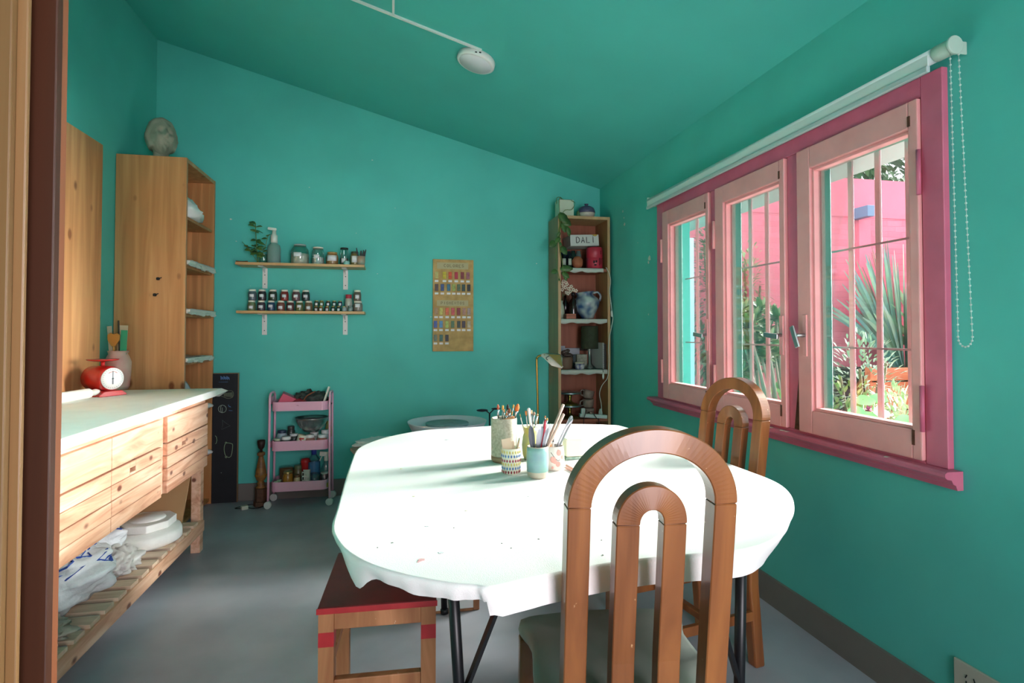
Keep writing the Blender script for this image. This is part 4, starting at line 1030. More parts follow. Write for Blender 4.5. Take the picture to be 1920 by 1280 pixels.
# ------------------------------------------------------------------ blackboard strip
bb = thing('blackboard', 'narrow black chalkboard with chalk drawings standing on the floor by the pine unit', 'blackboard', (-1.24, 4.56, 0), 0, world=True)
m = MB(); m.box(-1.335, -1.162, 4.556, 4.580, .004, .962); m.build('panel', mat('blackboard_paint', '14161b', rough=.6, var=.2, vscale=8), bb)
m = MB(); m.box(-1.162, -1.158, 4.556, 4.580, .004, .962); m.box(-1.335, -1.158, 4.556, 4.580, .962, .966); m.build('edge_strip', mat('board_edge', '8a6a48', rough=.7), bb)
CHK = mat('chalk', '9aa79a', rough=.9); CHB = mat('blue_chalk', '5f7fae', rough=.95)
def bpt(zx, zy): # zoomed drawing coordinates measured on the board
    return at(400 + zx / 4.742, 690 + zy / 4.742, Y=4.5555)
m = MB()
for k in range(9): m.tube([bpt(66 + k * 9, 70 + (k % 3) * 5), bpt(70 + k * 9, 104 - (k % 2) * 8)], .0035, 4)
m.tube([bpt(48, 124), bpt(130, 122)], .0018, 4); m.build('blue_scribble', CHB, bb)
m = MB(); m.tube(smooth_path([bpt(60, 240), bpt(90, 215), bpt(130, 200), bpt(170, 205), bpt(180, 235), bpt(165, 262), bpt(125, 268), bpt(90, 255)], 4, closed=True) + [bpt(60, 240)], .0022, 4)
for k in range(9): m.tube([bpt(95 + k * 9, 222 - k), bpt(98 + k * 9, 252 + k)], .003, 4)
m.build('leaf_drawing', mat('olive_chalk', '6f7560', rough=.95), bb)
m = MB(); m.tube([bpt(80 + 36 * math.cos(a / 12 * 2 * PI), 362 + 34 * math.sin(a / 12 * 2 * PI)) for a in range(13)], .0022, 4)
m.tube(smooth_path([bpt(75, 330), bpt(64, 350), bpt(68, 385), bpt(80, 392), bpt(78, 350)], 3), .002, 4); m.build('circle_drawing', CHK, bb)
m = MB(); m.tube([bpt(137, 376), bpt(170, 378)], .002, 4); m.tube([bpt(134, 325), bpt(140, 342), bpt(158, 346), bpt(146, 338)], .0025, 4); m.build('small_marks', CHB, bb)
m = MB(); m.tube([bpt(80, 460), bpt(84, 505), bpt(72, 545), bpt(150, 512), bpt(112, 488), bpt(80, 462)], .0014, 4); m.build('triangle_drawing', mat('faint_chalk', '565f5c', rough=.95), bb)
m = MB(); m.tube(smooth_path([bpt(110, 668), bpt(96, 720), bpt(112, 782), bpt(156, 784), bpt(172, 690), bpt(160, 670)], 3, closed=True) + [bpt(110, 668)], .0024, 4)
m.tube([bpt(104, 665), bpt(112, 655), bpt(124, 665)], .003, 4); m.tube([bpt(104, 785), bpt(114, 798), bpt(122, 780)], .003, 4); m.build('mug_drawing', mat('green_chalk', '8fa884', rough=.95), bb)
m = MB(); m.tube([bpt(17, 600), bpt(28, 612), bpt(32, 640), bpt(26, 668), bpt(17, 672)], .0024, 4); m.build('handle_drawing', mat('green_chalk', '8fa884'), bb)
m = MB(); m.lathe([(0, -.003), (.004, 0), (0, .003)], bpt(71, 930), 8); m.build('chalk_dot', CHK, bb)

# ------------------------------------------------------------------ candlestick and adapter on the floor
cs = thing('candlestick', 'tall turned wooden candlestick with gilt bulb standing by the cart', 'candlestick', (-.968, 4.44, 0), 0, world=True)
CW = mat('worn_gilt_wood', '6e4a2c', rough=.5, col2='9a6c34', vscale=26); CWD = mat('dark_candle_cup', '2c1a14', rough=.5)
o_ = (-.968, 4.44, 0)
m = MB(); m.prism([(.052 * math.cos(a), .052 * math.sin(a)) for a in [k * PI / 3 for k in range(6)]], lambda u, v, d: (o_[0] + u, o_[1] + v, d), .035, 0)
m.prism([(.042 * math.cos(a), .042 * math.sin(a)) for a in [k * PI / 3 for k in range(6)]], lambda u, v, d: (o_[0] + u, o_[1] + v, d), .13, .035); m.build('hexagonal_foot', mat('brown_carved_wood', '5a3b28', rough=.6, var=.3, vscale=40), cs, bevel=.004)
m = MB(); m.lathe([(.030, .13), (.040, .138), (.022, .15), (.028, .165), (.018, .18), (.030, .19), (.040, .215), (.037, .25), (.026, .31), (.017, .355), (.016, .362), (.026, .368), (.028, .385), (.020, .392), (.012, .392)], o_, 26); m.build('turned_shaft', CW, cs)
m = MB()
for k in range(16): a = 2 * PI * k / 16; m.lathe([(0, -.012), (.006, 0), (0, .012)], (o_[0] + .037 * math.cos(a), o_[1] + .037 * math.sin(a), .222), 8)
m.build('gilt_beads', mat('gilt', 'a8742c', rough=.3, metal=.8), cs)
m = MB(); m.lathe([(.012, .39), (.009, .41), (.022, .425), (.027, .45), (.027, .478), (.022, .478), (.018, .44), (0, .435)], o_, 24); m.build('candle_cup', CWD, cs)
ad = thing('power_adapter', 'small pale plug with cable lying on the floor by the candlestick', 'adapter', (-1.06, 4.36, 0), 0, world=True)
m = MB(); m.cbox((-1.06, 4.36, .016), (.045, .035, .028), (0, 0, R(30))); m.build('plug_body', mat('ivory_plastic', 'c9c6b4', rough=.4), ad, bevel=.005)
m = MB(); m.tube(smooth_path([(-1.045, 4.37, .012), (-1.0, 4.36, .006), (-.96, 4.37, .006), (-.93, 4.42, .006)], 5), .0035, 6); m.tube(smooth_path([(-1.08, 4.36, .01), (-1.13, 4.39, .006), (-1.06, 4.45, .006), (-1.0, 4.47, .006)], 5), .003, 6); m.build('cable', BLACKM, ad)

# ------------------------------------------------------------------ pink trolley
CPINK = mat('pink_trolley_enamel', 'e8b0c6', rough=.38, spec=.5)
CX0, CX1, CYF, CYB = -.895, -.478, 4.335, 4.555
ct = thing('trolley', 'pink three-tier metal trolley on white castors by the back wall', 'trolley', ((CX0 + CX1) / 2, 4.445, 0), 0, world=True)
def rrect(x0, x1, y0, y1, r, k=5):
    out = []
    for cx, cy, a0 in ((x1 - r, y1 - r, 0), (x0 + r, y1 - r, 90), (x0 + r, y0 + r, 180), (x1 - r, y0 + r, 270)):
        for i in range(k + 1): a = R(a0 + 90 * i / k); out.append((cx + r * math.cos(a), cy + r * math.sin(a)))
    return out
TR = [(.765, .700), (.482, .412), (.188, .120)]
for zt, zb in TR:
    o1 = rrect(CX0 + .014, CX1 - .012, CYF, CYB, .045); o2 = rrect(CX0 + .017, CX1 - .015, CYF + .003, CYB - .003, .042)
    n = len(o1); m = MB()
    vs = [(x, y, zb) for x, y in o1] + [(x, y, zt) for x, y in o1] + [(x, y, zt) for x, y in o2] + [(x, y, zb + .004) for x, y in o2]
    fs = [tuple(range(n))[::-1]] + [tuple(range(3 * n, 4 * n))]
    for k in range(3):
        for i in range(n): fs.append((k * n + i, k * n + (i + 1) % n, (k + 1) * n + (i + 1) % n, (k + 1) * n + i))
    m.add(vs, fs, False); m.build('tray', CPINK, ct)
for sx, x in ((-1, CX0), (1, CX1)):
    xb = x + sx * .004; xt = x
    p = [(xb, CYF + .010, .055), (xt, CYF + .018, .60)] + [(xt, CYF + .020, .775)]
    p += [(xt, CYF + .035, .812), (xt, CYF + .07, .826), (xt, CYB - .07, .826), (xt, CYB - .035, .812), (xt, CYB - .020, .775)] + [(xt, CYB - .018, .60), (xb, CYB - .010, .055)]
    m = MB(); m.tube(smooth_path(p, 4), .0085, 10); m.build('side_frame', CPINK, ct)
    m = MB(); m.box(min(x, x - sx * .004), max(x, x - sx * .004), CYF + .02, CYB - .02, .745, .80); m.box(min(x, x - sx * .004), max(x, x - sx * .004), CYF + .02, CYB - .02, .43, .475); m.build('side_plate', CPINK, ct, bevel=.001)
    for y in (CYF + .010, CYB - .010):
        m = MB(); m.tube([(xb - .004, y - .011, .027), (xb + .004, y + .011, .027)], .026, 20); m.build('castor', mat('white_nylon', 'd9dcd8', rough=.4), ct)
        m = MB(); m.tube([(xb, y, .03), (xb, y, .06)], .006, 8); m.build('castor_pin', BLACKM, ct)
T0, T1, T2 = .705, .417, .125
# top tray
m = MB(); Mq = Matrix.Translation((-.79, 4.42, T0 + .062)) @ Matrix.Rotation(R(28), 4, 'Y') @ Matrix.Rotation(R(10), 4, 'Z')
for (a, b_, c_) in (((-.05, .05), (-.045, -.042), (-.05, .045)), ((-.05, .05), (.042, .045), (-.05, .045)), ((-.05, -.047), (-.045, .045), (-.05, .045)), ((.047, .05), (-.045, .045), (-.05, .045)), ((-.05, .05), (-.045, .045), (.042, .045))): m.box(*a, *b_, *c_, M=Mq)
m.build('pink_tub', mat('hot_pink_plastic', 'd0506a', rough=.4), None, origin=(-.79, 4.42, T0 + .005), bevel=.002, tag=('tilted hot pink tub on the top tray of the trolley', 'tub'))
m = MB(); m.blob((-.70, 4.40, T0 + .035), (.12, .12, .07), 8, .5, 2, 24, flatz=-.03); m.build('red_cloth', mat('dark_red_cloth', '8e2a38', rough=.85, bump=.3), None, origin=(-.70, 4.40, T0 + .003), tag=('dark red rag crumpled beside the pink tub on the trolley', 'rag'))
m = MB(); m.blob((-.625, 4.455, T0 + .055), (.22, .13, .125), 15, .7, 2.4, 48, flatz=-.05, ridge=True); m.build('dark_cloth', mat('dark_green_cloth', '2a3433', rough=.85, col2='48504a', vscale=12, bump=.3), None, origin=(-.61, 4.45, T0 + .004), tag=('heap of dark grey-green rags on the top tray of the trolley', 'rag'))
m = MB(); m.tube(smooth_path([(-.665, 4.37, T0 + .06), (-.64, 4.365, T0 + .10), (-.585, 4.39, T0 + .128)], 4), .0055, 6); m.build('brown_strap', mat('brown_strap_mat', '7a4a30', rough=.7), None, origin=(-.63, 4.38, T0 + .06), tag=('thin brown strap lying over the dark rags on the trolley', 'strap'))
tool('white_paddle', 'white plastic paddle sticking out of the right of the top tray', 'paddle', (-.535, 4.39, T0 + .01), (-.488, 4.41, T0 + .16), .014, .045, mat('white_plastic', 'dcdccf', rough=.45))
# middle tray
def cj(x, y, z, r, h, col, lid, lab, name='jar', **k): return jar(x, y, z, r, h, col, lid, lab, 'jars on the trolley', None, name='food_jar', **k)
WL = mat('white_lid', 'e3e3e3', rough=.4)
cj(-.845, 4.37, T1, .026, .080, '7a5f4e', mat('pale_green_lid', 'b4bfa4', rough=.4), 'small jar with pale green lid at the left front of the middle tray')
cj(-.785, 4.385, T1, .040, .092, '343b3b', WL, 'squat dark jar with white lid on the middle tray', lidh=.22)
cj(-.83, 4.47, T1, .037, .125, '9fb0bb', mat('navy_lid', '273552', rough=.4), 'pale jar with dark blue lid at the left back of the middle tray')
cj(-.745, 4.46, T1, .036, .098, '3a4240', WL, 'white-lidded jar at the back, behind the leaning tin')
cj(-.775, 4.52, T1, .030, .145, '2d3533', mat('dark_grey_lid', '40443f', rough=.4), 'tall dark jar at the back of the middle tray')
t = thing('leaning_tin', 'white tin with red berry print leaning on the middle tray', 'tin', (-.695, 4.385, T1), R(0))
m = MB(); m.lathe([(0, 0), (.034, 0), (.036, .004), (.036, .098), (.034, .102), (0, .102)], (0, 0, 0), 28, M=Matrix.Rotation(R(16), 3, 'Y')); m.build('tin_body', mat('cream_tin', 'dcdcc4', rough=.35, col2='e6e3d8', vscale=14), t)
m = MB()
for (a, z, r_) in ((-1.75, .078, .016), (-1.35, .082, .013), (-1.6, .066, .010)): m.blob(Matrix.Rotation(R(16), 3, 'Y') @ Vector((.036 * math.cos(a), .036 * math.sin(a), z)), (r_ * 1.5, .004, r_), 2, .1, 2, 12)
m.build('red_fruit_print', mat('fruit_red', 'b5342c', rough=.5), t)
m = MB(); m.blob(Matrix.Rotation(R(16), 3, 'Y') @ Vector((-.004, -.0355, .030)), (.030, .004, .030), 2, .05, 2, 14); m.build('blue_badge', mat('badge_blue', '5a7699', rough=.5), t)
cj(-.62, 4.385, T1, .036, .100, 'a06a5c', WL, 'terracotta-filled jar with white lid, left of its twin on the middle tray', lidh=.2)
cj(-.535, 4.385, T1, .038, .098, 'a45f52', WL, 'terracotta-filled jar with white lid at the right end of the middle tray', lidh=.2)
cj(-.60, 4.46, T1, .037, .105, 'a8a49c', WL, 'pale jar with white lid behind the left terracotta jar', lidh=.2)
cj(-.52, 4.465, T1, .037, .118, 'a8b0b4', WL, 'pale jar with white lid behind the right terracotta jar', lidh=.2)
cj(-.505, 4.52, T1, .024, .175, 'a98c4e', mat('gold_lid', 'c8b070'), 'small amber jar with gold lid at the back right of the middle tray')
bw = thing('mixing_bowl', 'polished steel mixing bowl resting on the jars of the middle tray', 'bowl', (-.615, 4.44, .536), 0, world=True)
m = MB(); m.lathe([(0, -.014), (.052, -.012), (.085, .018), (.110, .062), (.118, .088), (.122, .090), (.118, .092), (.106, .062), (.080, .022), (.05, -.006), (0, -.008)], (-.615, 4.44, .545), 44); m.build('bowl_shell', mat('polished_steel', 'd0d2d4', rough=.3, metal=1), bw)
m = MB(); m.lathe([(.0, .030), (.078, .030), (.0, .0305)], (-.615, 4.44, .545), 30); m.build('yellow_slip', mat('yellow_slip_mat', 'b5a957', rough=.5), bw)
# bottom tray
t = thing('blue_bottle', 'clear bottle of blue liquid with dark blue cap on the bottom tray', 'bottle', (-.605, 4.49, T2), 0, world=True)
o_ = (-.605, 4.49, T2)
m = MB(); m.lathe([(0, 0), (.043, 0), (.047, .01), (.047, .165), (.042, .19), (.022, .218), (.018, .232)], o_, 26); m.build('bottle_body', glass('clear_bottle', 'e6f0f4', .06), t)
m = MB(); m.lathe([(0, .003), (.043, .003), (.045, .010), (.045, .168), (0, .169)], o_, 24); m.build('blue_liquid', mat('blue_liquid_mat', '4d86b8', rough=.3), t)
m = MB(); m.lathe([(.019, .222), (.020, .258), (.018, .262), (0, .262)], o_, 20); m.build('cap', mat('navy_cap', '2a3f9a', rough=.35), t)
t = thing('trigger_spray', 'clear spray bottle with white trigger head at the right of the bottom tray', 'bottle', (-.515, 4.48, T2), 0, world=True)
o_ = (-.515, 4.48, T2)
m = MB(); m.lathe([(0, 0), (.036, 0), (.038, .01), (.038, .12), (.016, .165), (.014, .18)], o_, 24); m.build('bottle_body', glass('clear_bottle'), t)
m = MB(); m.lathe([(.016, .172), (.017, .20), (.012, .21), (0, .21)], o_, 16); m.cbox((-.525, 4.48, T2 + .225), (.075, .02, .032), (0, R(6), 0)); m.cbox((-.553, 4.48, T2 + .195), (.008, .012, .045), (0, R(25), 0)); m.build('trigger_head', mat('white_plastic', 'dcdccf'), t, bevel=.003)
m = MB(); m.lathe([(0, 0), (.045, 0), (.05, .02), (.05, .128), (.044, .135), (0, .137)], (-.80, 4.49, T2), 24); m.build('mug_of_tools', mat('muted_orange_glass', '7a5b3c', rough=.2, trans=.3), None, origin=(-.80, 4.49, T2), tag=('brown glass storage jar at the back left of the bottom tray', 'jar'))
cj(-.775, 4.40, T2, .037, .125, mat('amber_honey', 'a8742a', rough=.2, coat=.6, var=.15), mat('gold_lid', 'c8b070'), 'amber honey-coloured jar on the bottom tray', lidh=.08)
cj(-.708, 4.385, T2, .024, .100, 'b3a47c', mat('brown_lid', '6a4a30', rough=.4), 'narrow cream jar with brown lid on the bottom tray')
cj(-.715, 4.48, T2, .036, .150, '6a5f3e', mat('olive_lid', '5f6a4c', rough=.4), 'olive jar with green-grey lid at the back of the bottom tray')
m = MB()
for k in range(5): m.box(-.672, -.668 + .0, 4.365 + .0 * k, 4.425, T2, T2 + .12)
for k in range(4): m.box(-.672 + k * .0165, -.6685 + k * .0165, 4.364, 4.367, T2, T2 + .125)
for k in range(5): m.box(-.672, -.618, 4.364, 4.367, T2 + k * .029, T2 + k * .029 + .008)
m.box(-.672, -.618, 4.423, 4.426, T2, T2 + .125); m.box(-.621, -.618, 4.365, 4.425, T2, T2 + .125)
m.build('plastic_basket', mat('white_plastic', 'dcdccf'), None, origin=(-.645, 4.395, T2), tag=('small white openwork plastic basket on the bottom tray', 'basket'))
m = MB(); m.lathe([(0, 0), (.030, 0), (.034, .03), (.034, .165), (.036, .17), (.030, .195), (0, .198)], (-.665, 4.49, T2), 20); m.build('red_bottle', mat('red_plastic', 'b02525', rough=.4), None, origin=(-.665, 4.49, T2), tag=('red-topped container behind the white basket', 'container'))
t = thing('plastic_cup', 'clear ribbed plastic cup with a red base on the bottom tray', 'cup', (-.585, 4.385, T2), 0, world=True)
m = MB(); m.lathe([(0, 0), (.034, 0), (.036, .022), (0, .022)], (-.585, 4.385, T2), 20); m.build('red_base', mat('red_plastic', 'b02525'), t)
m = MB(); m.lathe([(.0355, .022), (.039, .105)], (-.585, 4.385, T2), 24, wob=lambda a, j: 1 + .02 * math.sin(12 * a)); m.build('cup_wall', JGLASS, t)
glass_jar(-.515, 4.385, T2, .035, .11, mat('yellow_paste', 'c9b52a', rough=.5), .32, mat('clear_lid', 'cfd8d2'), 'clear jar with yellow paste at the right front of the bottom tray', name='paste_jar')
for k, (x, y) in enumerate(((-.852, 4.375), (-.838, 4.42))): cj(x, y, T2, .019, .062, '767a62', mat('pale_green_lid', 'b4bfa4'), ['tiny jar at the very left front corner of the bottom tray', 'tiny jar just behind the left front corner of the bottom tray'][k])

# ------------------------------------------------------------------ pottery wheel, stand, cardboard piece behind the table
pw = thing('pottery_wheel', 'pottery wheel with shallow grey splash pan behind the table', 'pottery wheel', (.345, 3.86, 0), 0, world=True)
o_ = (.345, 3.86, 0)
m = MB(); m.lathe([(0, .585), (.22, .588), (.262, .665), (.268, .668), (.266, .660), (.226, .578), (0, .575)], o_, 48); m.build('splash_pan', mat('grey_pan', 'd4d7e2', rough=.4, metal=.2), pw)
m = MB(); m.lathe([(0, .60), (.02, .60), (.02, .640), (.145, .640), (.147, .654), (.143, .657), (0, .657)], o_, 40); m.build('wheel_head', mat('dusty_bat', '7f9aa0', rough=.6, var=.15, vscale=20), pw)
m = MB(); m.box(.14, .55, 3.68, 4.06, .14, .572); m.build('housing', mat('blue_grey_housing', '5d6f80', rough=.5), pw, bevel=.02)
for x in (.17, .52):
    for y in (3.71, 4.03): m = MB(); m.box(x - .02, x + .02, y - .02, y + .02, 0, .14); m.build('leg', BLACKM, pw)
ps = thing('black_clamp_stand', 'thin black stand with two oval pads between the wheel pan and the shelf', 'stand', (.61, 4.05, 0), 0, world=True)
q = at(918, 775, Y=4.05)
m = MB(); m.tube([(q.x, 4.05, 0), (q.x, 4.05, q.z)], .006, 8); m.build('rod', BLACKM, ps)
m = MB(); m.lathe([(0, 0), (.10, 0), (.10, .008), (0, .012)], (q.x, 4.05, 0), 24); m.build('foot', BLACKM, ps)
q1 = at(904, 769, Y=4.05)
m = MB(); m.blob(q1, (.088, .07, .018), 1, .1, 2, 20); m.build('pad', mat('navy_black', '171a2a', rough=.5), ps)
q1 = at(930, 766, Y=4.08); m = MB(); m.blob(q1, (.075, .05, .013), 1, .1, 2, 18); m.build('pad', mat('navy_black', '171a2a'), ps)
m = MB(); m.tube([at(912, 770, Y=4.05), q, at(926, 767, Y=4.08)], .005, 6); m.build('joint', BLACKM, ps)
lb = thing('side_table', 'low wooden side table behind the left edge of the big table', 'side table', (-.10, 3.70, 0), 0, world=True)
m = MB(); m.prism([(-.278, 3.66), (-.23, 3.48), (.06, 3.50), (.10, 3.86), (-.13, 3.90)], lambda u, v, d: (u, v, d), .55, .53); m.build('tabletop', mat('taupe_board', '8e8274', rough=.7), lb, bevel=.003)
for x, y in ((-.20, 3.53), (.03, 3.53), (.05, 3.82), (-.12, 3.84)): m = MB(); m.box(x - .018, x + .018, y - .018, y + .018, 0, .53); m.build('leg', STOOLW, lb)
m = MB(); m.blob((-.10, 3.72, .565), (.26, .28, .05), 4, .4, 2, 30, flatz=-.014, ridge=True); m.build('plastic_sheet', mat('pale_grey_film', 'c6cccf', rough=.4, bump=.3), None, origin=(-.10, 3.72, .551), tag=('crumpled pale plastic sheet on the low side table', 'plastic sheet'))

# ------------------------------------------------------------------ brass reading lamp
lm = thing('reading_lamp', 'brass gooseneck floor lamp with white-lined shell shade next to the right bookcase', 'floor lamp', (1.0, 3.95, 0), 0, world=True)
m = MB(); m.tube(smooth_path([(1.012, 3.95, .02), (1.008, 3.95, .6), (.998, 3.95, 1.04), (1.0, 3.95, 1.085), (1.02, 3.945, 1.102), (1.055, 3.935, 1.104)], 5), .0075, 10); m.build('pole', BRASS, lm)
m = MB(); m.lathe([(0, 0), (.11, 0), (.11, .012), (.02, .025), (.012, .04), (0, .04)], (1.012, 3.95, 0), 28); m.build('base', BRASS, lm)
# shade: half-shell, open towards the front and below
P = [at(px, py, Y=yy) for px, py, yy in ((1014, 665, 3.93), (1030, 661.5, 3.97), (1050, 664, 3.97), (1055, 670, 3.94), (1054, 690, 3.86), (1033, 684, 3.84))]
m = MB()
top = [at(1014, 664.5, Y=3.93), at(1022, 661.5, Y=3.98), at(1050, 664, Y=3.99), at(1055, 671, Y=3.96), at(1054, 690, Y=3.87)]
bot = [at(1014, 667, Y=3.92), at(1021, 672, Y=3.90), at(1028, 679, Y=3.87), at(1034, 685, Y=3.86), at(1053, 690.5, Y=3.86)]
mid = [(a + b_) / 2 + Vector((.014, .012, .010)) for a, b_ in zip(top, bot)]
vs = []
for row in (top, mid, bot): vs += row
fs = [(r_ * 5 + i, r_ * 5 + i + 1, (r_ + 1) * 5 + i + 1, (r_ + 1) * 5 + i) for r_ in range(2) for i in range(4)]
m.add(vs, fs, True)
SHM = mat('lamp_shade_lining', 'cfcabb', rough=.35)
m.build('lamp_shade', SHM, lm, thick=.003)
m = MB(); m.add([at(1028, 664, Y=3.925), at(1051, 665.5, Y=3.935), at(1054.5, 688, Y=3.86)], [(0, 1, 2)]); m.build('brass_flap', mat('light_brass', 'cfa76a', rough=.3, metal=.7), lm, thick=.003)
m = MB(); m.tube(smooth_path([at(1030, 667, Y=3.89), at(1024, 671, Y=3.89), at(1028, 676, Y=3.89)], 3), .003, 6); m.build('hinge_ring', BLACKM, lm)

# ------------------------------------------------------------------ right bookcase
BCX0, BCX1, BCY0, BCY1, BCT = 1.262, 1.700, 4.30, 4.585, 2.208
bc = thing('bookcase', 'narrow tall brown bookcase in the right back corner', 'bookcase', ((BCX0 + BCX1) / 2, 4.44, 0), 0, world=True)
EDGE = wood('laminate_edge', 'a3855c', 'b89a6e', 'Z', 10, .05)
for x0, x1 in ((BCX0, BCX0 + .022), (BCX1 - .022, BCX1)):
    m = MB(); m.box(x0, x1, BCY0, BCY1, 0, BCT); m.build('side_panel', LAMIN, bc, bevel=.001)
    m = MB(); m.box(x0, x1, BCY0 - .003, BCY0, 0, BCT); m.build('edge_band', EDGE, bc)
m = MB(); m.box(BCX0 + .022, BCX1 - .022, BCY0 - .002, BCY1, BCT - .024, BCT); m.build('top_panel', EDGE, bc, bevel=.001)
m = MB(); m.box(BCX0 + .022, BCX1 - .022, BCY1 - .008, BCY1, .05, BCT - .024); m.build('back_panel', LAMIN_IN, bc)
SHZ = [1.785, 1.375, .967, .575, .2]
for z in SHZ:
    m = MB(); m.box(BCX0 + .022, BCX1 - .022, BCY0 + .01, BCY1 - .008, z - .022, z); m.build('shelf', LAMIN_IN, bc)
m = MB(); m.box(BCX0 + .022, BCX1 - .022, BCY1 - .012, BCY1 - .008, 1.115, 1.14); m.build('dark_strip', mat('dark_strip_mat', '33241b', rough=.6), bc)
for z, lab in ((1.785, 'white cloth draped over the top shelf of the bookcase'), (1.375, 'white cloth draped over the second shelf of the bookcase'), (.967, 'white cloth draped over the third shelf of the bookcase')):
    m = MB(); x0, x1 = BCX0 + .024, BCX1 - .026 - (.03 if z == 1.785 else 0); K = 22; vs = []
    for i in range(K + 1):
        x = x0 + (x1 - x0) * i / K; dp = .024 + .010 * abs(math.sin(i * .37 + z * 3)) + .003 * math.sin(i * 1.1)
        vs += [(x, BCY1 - .02, z + .001), (x, BCY1 - .02, z + .004), (x, BCY0 + .004, z + .004), (x, BCY0 - .004 - .002 * math.sin(i * .8), z), (x, BCY0 - .004 - .003 * math.sin(i * .8), z - dp), (x, BCY0 + .001, z - dp), (x, BCY0 + .006, z - .001)]
    fs = []
    for i in range(K):
        for j in range(6): fs.append((7 * i + j, 7 * i + j + 1, 7 * i + 7 + j + 1, 7 * i + 7 + j))
        fs.append((7 * i + 6, 7 * i, 7 * i + 7, 7 * i + 13))
    m.add(vs, fs, True); m.build('shelf_cloth', mat('off_white_cloth', 'b4bab0', rough=.8), None, origin=(1.48, 4.44, z), tag=(lab, 'cloth', 'cloths on the bookcase shelves'))
K_ = 1.0212
def S(x, z): return x * K_, CAM_H + (z - CAM_H) * K_
# on top
wp = thing('square_pot', 'square off-white planter on top of the bookcase with a trailing vine', 'pot', (1.345, 4.40, BCT), 0, world=True)
m = MB(); m.prism([(1.283, 4.345), (1.410, 4.345), (1.410, 4.46), (1.283, 4.46)], lambda u, v, d: (u, v, d), BCT + .004, BCT + .138); m.build('pot_body', mat('cream_pot', 'b9c4ad', rough=.5), wp, bevel=.004)
m = MB(); m.box(1.293, 1.400, 4.355, 4.45, BCT + .138, BCT + .141); m.build('soil', mat('soil', '2a2119', rough=.9), wp)
vs_ = [([(1.32, 4.40, BCT + .14), (1.30, 4.35, BCT + .155), (1.275, 4.31, BCT + .12), (1.272, 4.285, BCT - .02), (1.272, 4.28, 1.95), (1.29, 4.275, 1.82), (1.30, 4.27, 1.70)], .0028),
       ([(1.37, 4.36, BCT + .14), (1.41, 4.32, BCT + .11), (1.38, 4.31, BCT + .05), (1.30, 4.285, BCT + .02), (1.25, 4.28, 2.0), (1.245, 4.28, 1.86), (1.26, 4.28, 1.73), (1.28, 4.27, 1.66)], .0022),
       ([(1.34, 4.38, BCT + .14), (1.30, 4.37, BCT + .16), (1.27, 4.36, BCT + .15), (1.262, 4.34, BCT + .10)], .0025)]
LV = []
for px, py, dx, dz, L_, W_ in [(1053, 405, .5, -.6, .10, .075), (1060, 415, .9, -.5, .085, .07), (1056, 424, .3, -1, .08, .05), (1064, 430, .7, -.9, .07, .045), (1047, 448, -.6, -.5, .06, .04), (1038, 456, -.8, -.4, .07, .06), (1046, 442, .2, .5, .05, .03), (1055, 466, .4, -.6, .075, .055), (1041, 508, -.7, -.2, .055, .04), (1059, 503, .9, .1, .10, .055), (1057, 513, .6, -.4, .07, .045), (1060, 519, .3, -1, .05, .03), (1048, 523, .2, -.6, .02, .01), (1066, 436, .2, -1, .05, .03), (1050, 455, .2, -.4, .035, .02)]:
    q = at(px, py, Y=4.275); LV.append((q - Vector((dx, 0, dz)) * L_ * .4, (dx, -.15, dz), L_, W_, .1, 4, Vector((0, -1, .15)), .15))
leaf_plant('trailing_vine', 'green heart-leaved vine trailing down the left front edge of the bookcase', 'plant', (1.345, 4.39, BCT + .142), vs_, LV, mat('vine_leaf', '35542c', rough=.45, col2='4c7138', vscale=14))
gd = thing('lidded_pot', 'round purple-grey lidded pot with cream band on top of the bookcase', 'pot', (1.535, 4.40, BCT), 0, world=True)
m = MB(); m.lathe([(0, 0), (.045, 0), (.062, .012), (.070, .035), (.072, .048)], (1.535, 4.40, BCT), 30); m.build('pot_body', mat('cream_band_glaze', 'b9b3a4', rough=.4), gd)
m = MB(); m.lathe([(.0725, .044), (.072, .06), (.062, .085), (.040, .100), (.016, .104), (.014, .115), (.018, .122), (0, .126)], (1.535, 4.40, BCT), 30); m.build('lid', mat('purple_grey_glaze', '4b4a66', rough=.35), gd)
m = MB(); m.blob((1.462, 4.39, BCT + .03), (.035, .03, .07), 3, .2, 2, 14); m.build('green_figure', mat('green_glaze', '4a7046', rough=.5), None, origin=(1.462, 4.39, BCT), tag=('small green lump beside the purple lidded pot', 'ornament'))
# top compartment
z1 = SHZ[0] + .005
bk = thing('book', 'thick pale book lying across bottles with large black capital letters on its spine', 'book', (1.50, 4.44, 1.965), 0, world=True)
ax0, az0 = S(1.351, 1.958); ax1, az1 = S(1.590, 2.053)
Mb = Matrix.Translation(((ax0 + ax1) / 2, 4.43, (az0 + az1) / 2)) @ Matrix.Rotation(R(-2.5), 4, 'Y')
m = MB(); m.box(-.122, .122, -.082, .12, -.046, .046, M=Mb); m.build('cover', mat('book_cover_grey', 'b9bdb6', rough=.5), bk, bevel=.003)
m = MB(); write(m, 'DALI', Mb @ Vector((-.072, -.0835, -.020)), Mb.to_3x3() @ Vector((1, 0, 0)), Mb.to_3x3() @ Vector((0, 0, 1)), .046, 1.42, .075)
m.tube([Mb @ Vector((.069, -.0835, .031)), Mb @ Vector((.077, -.0835, .038))], .0022, 4)
m.build('spine_lettering', BLKI, bk)
m = MB(); m.prism([(.06, .046), (.11, .046), (.108, .038), (.09, .030)], lambda u, v, d: Mb @ Vector((u, d, v)), -.0835, -.082); m.build('yellow_mark', mat('ochre_mark', 'a8913c', rough=.6), bk)
DKB = mat('dark_bottle', '10161c', rough=.2, coat=.4)
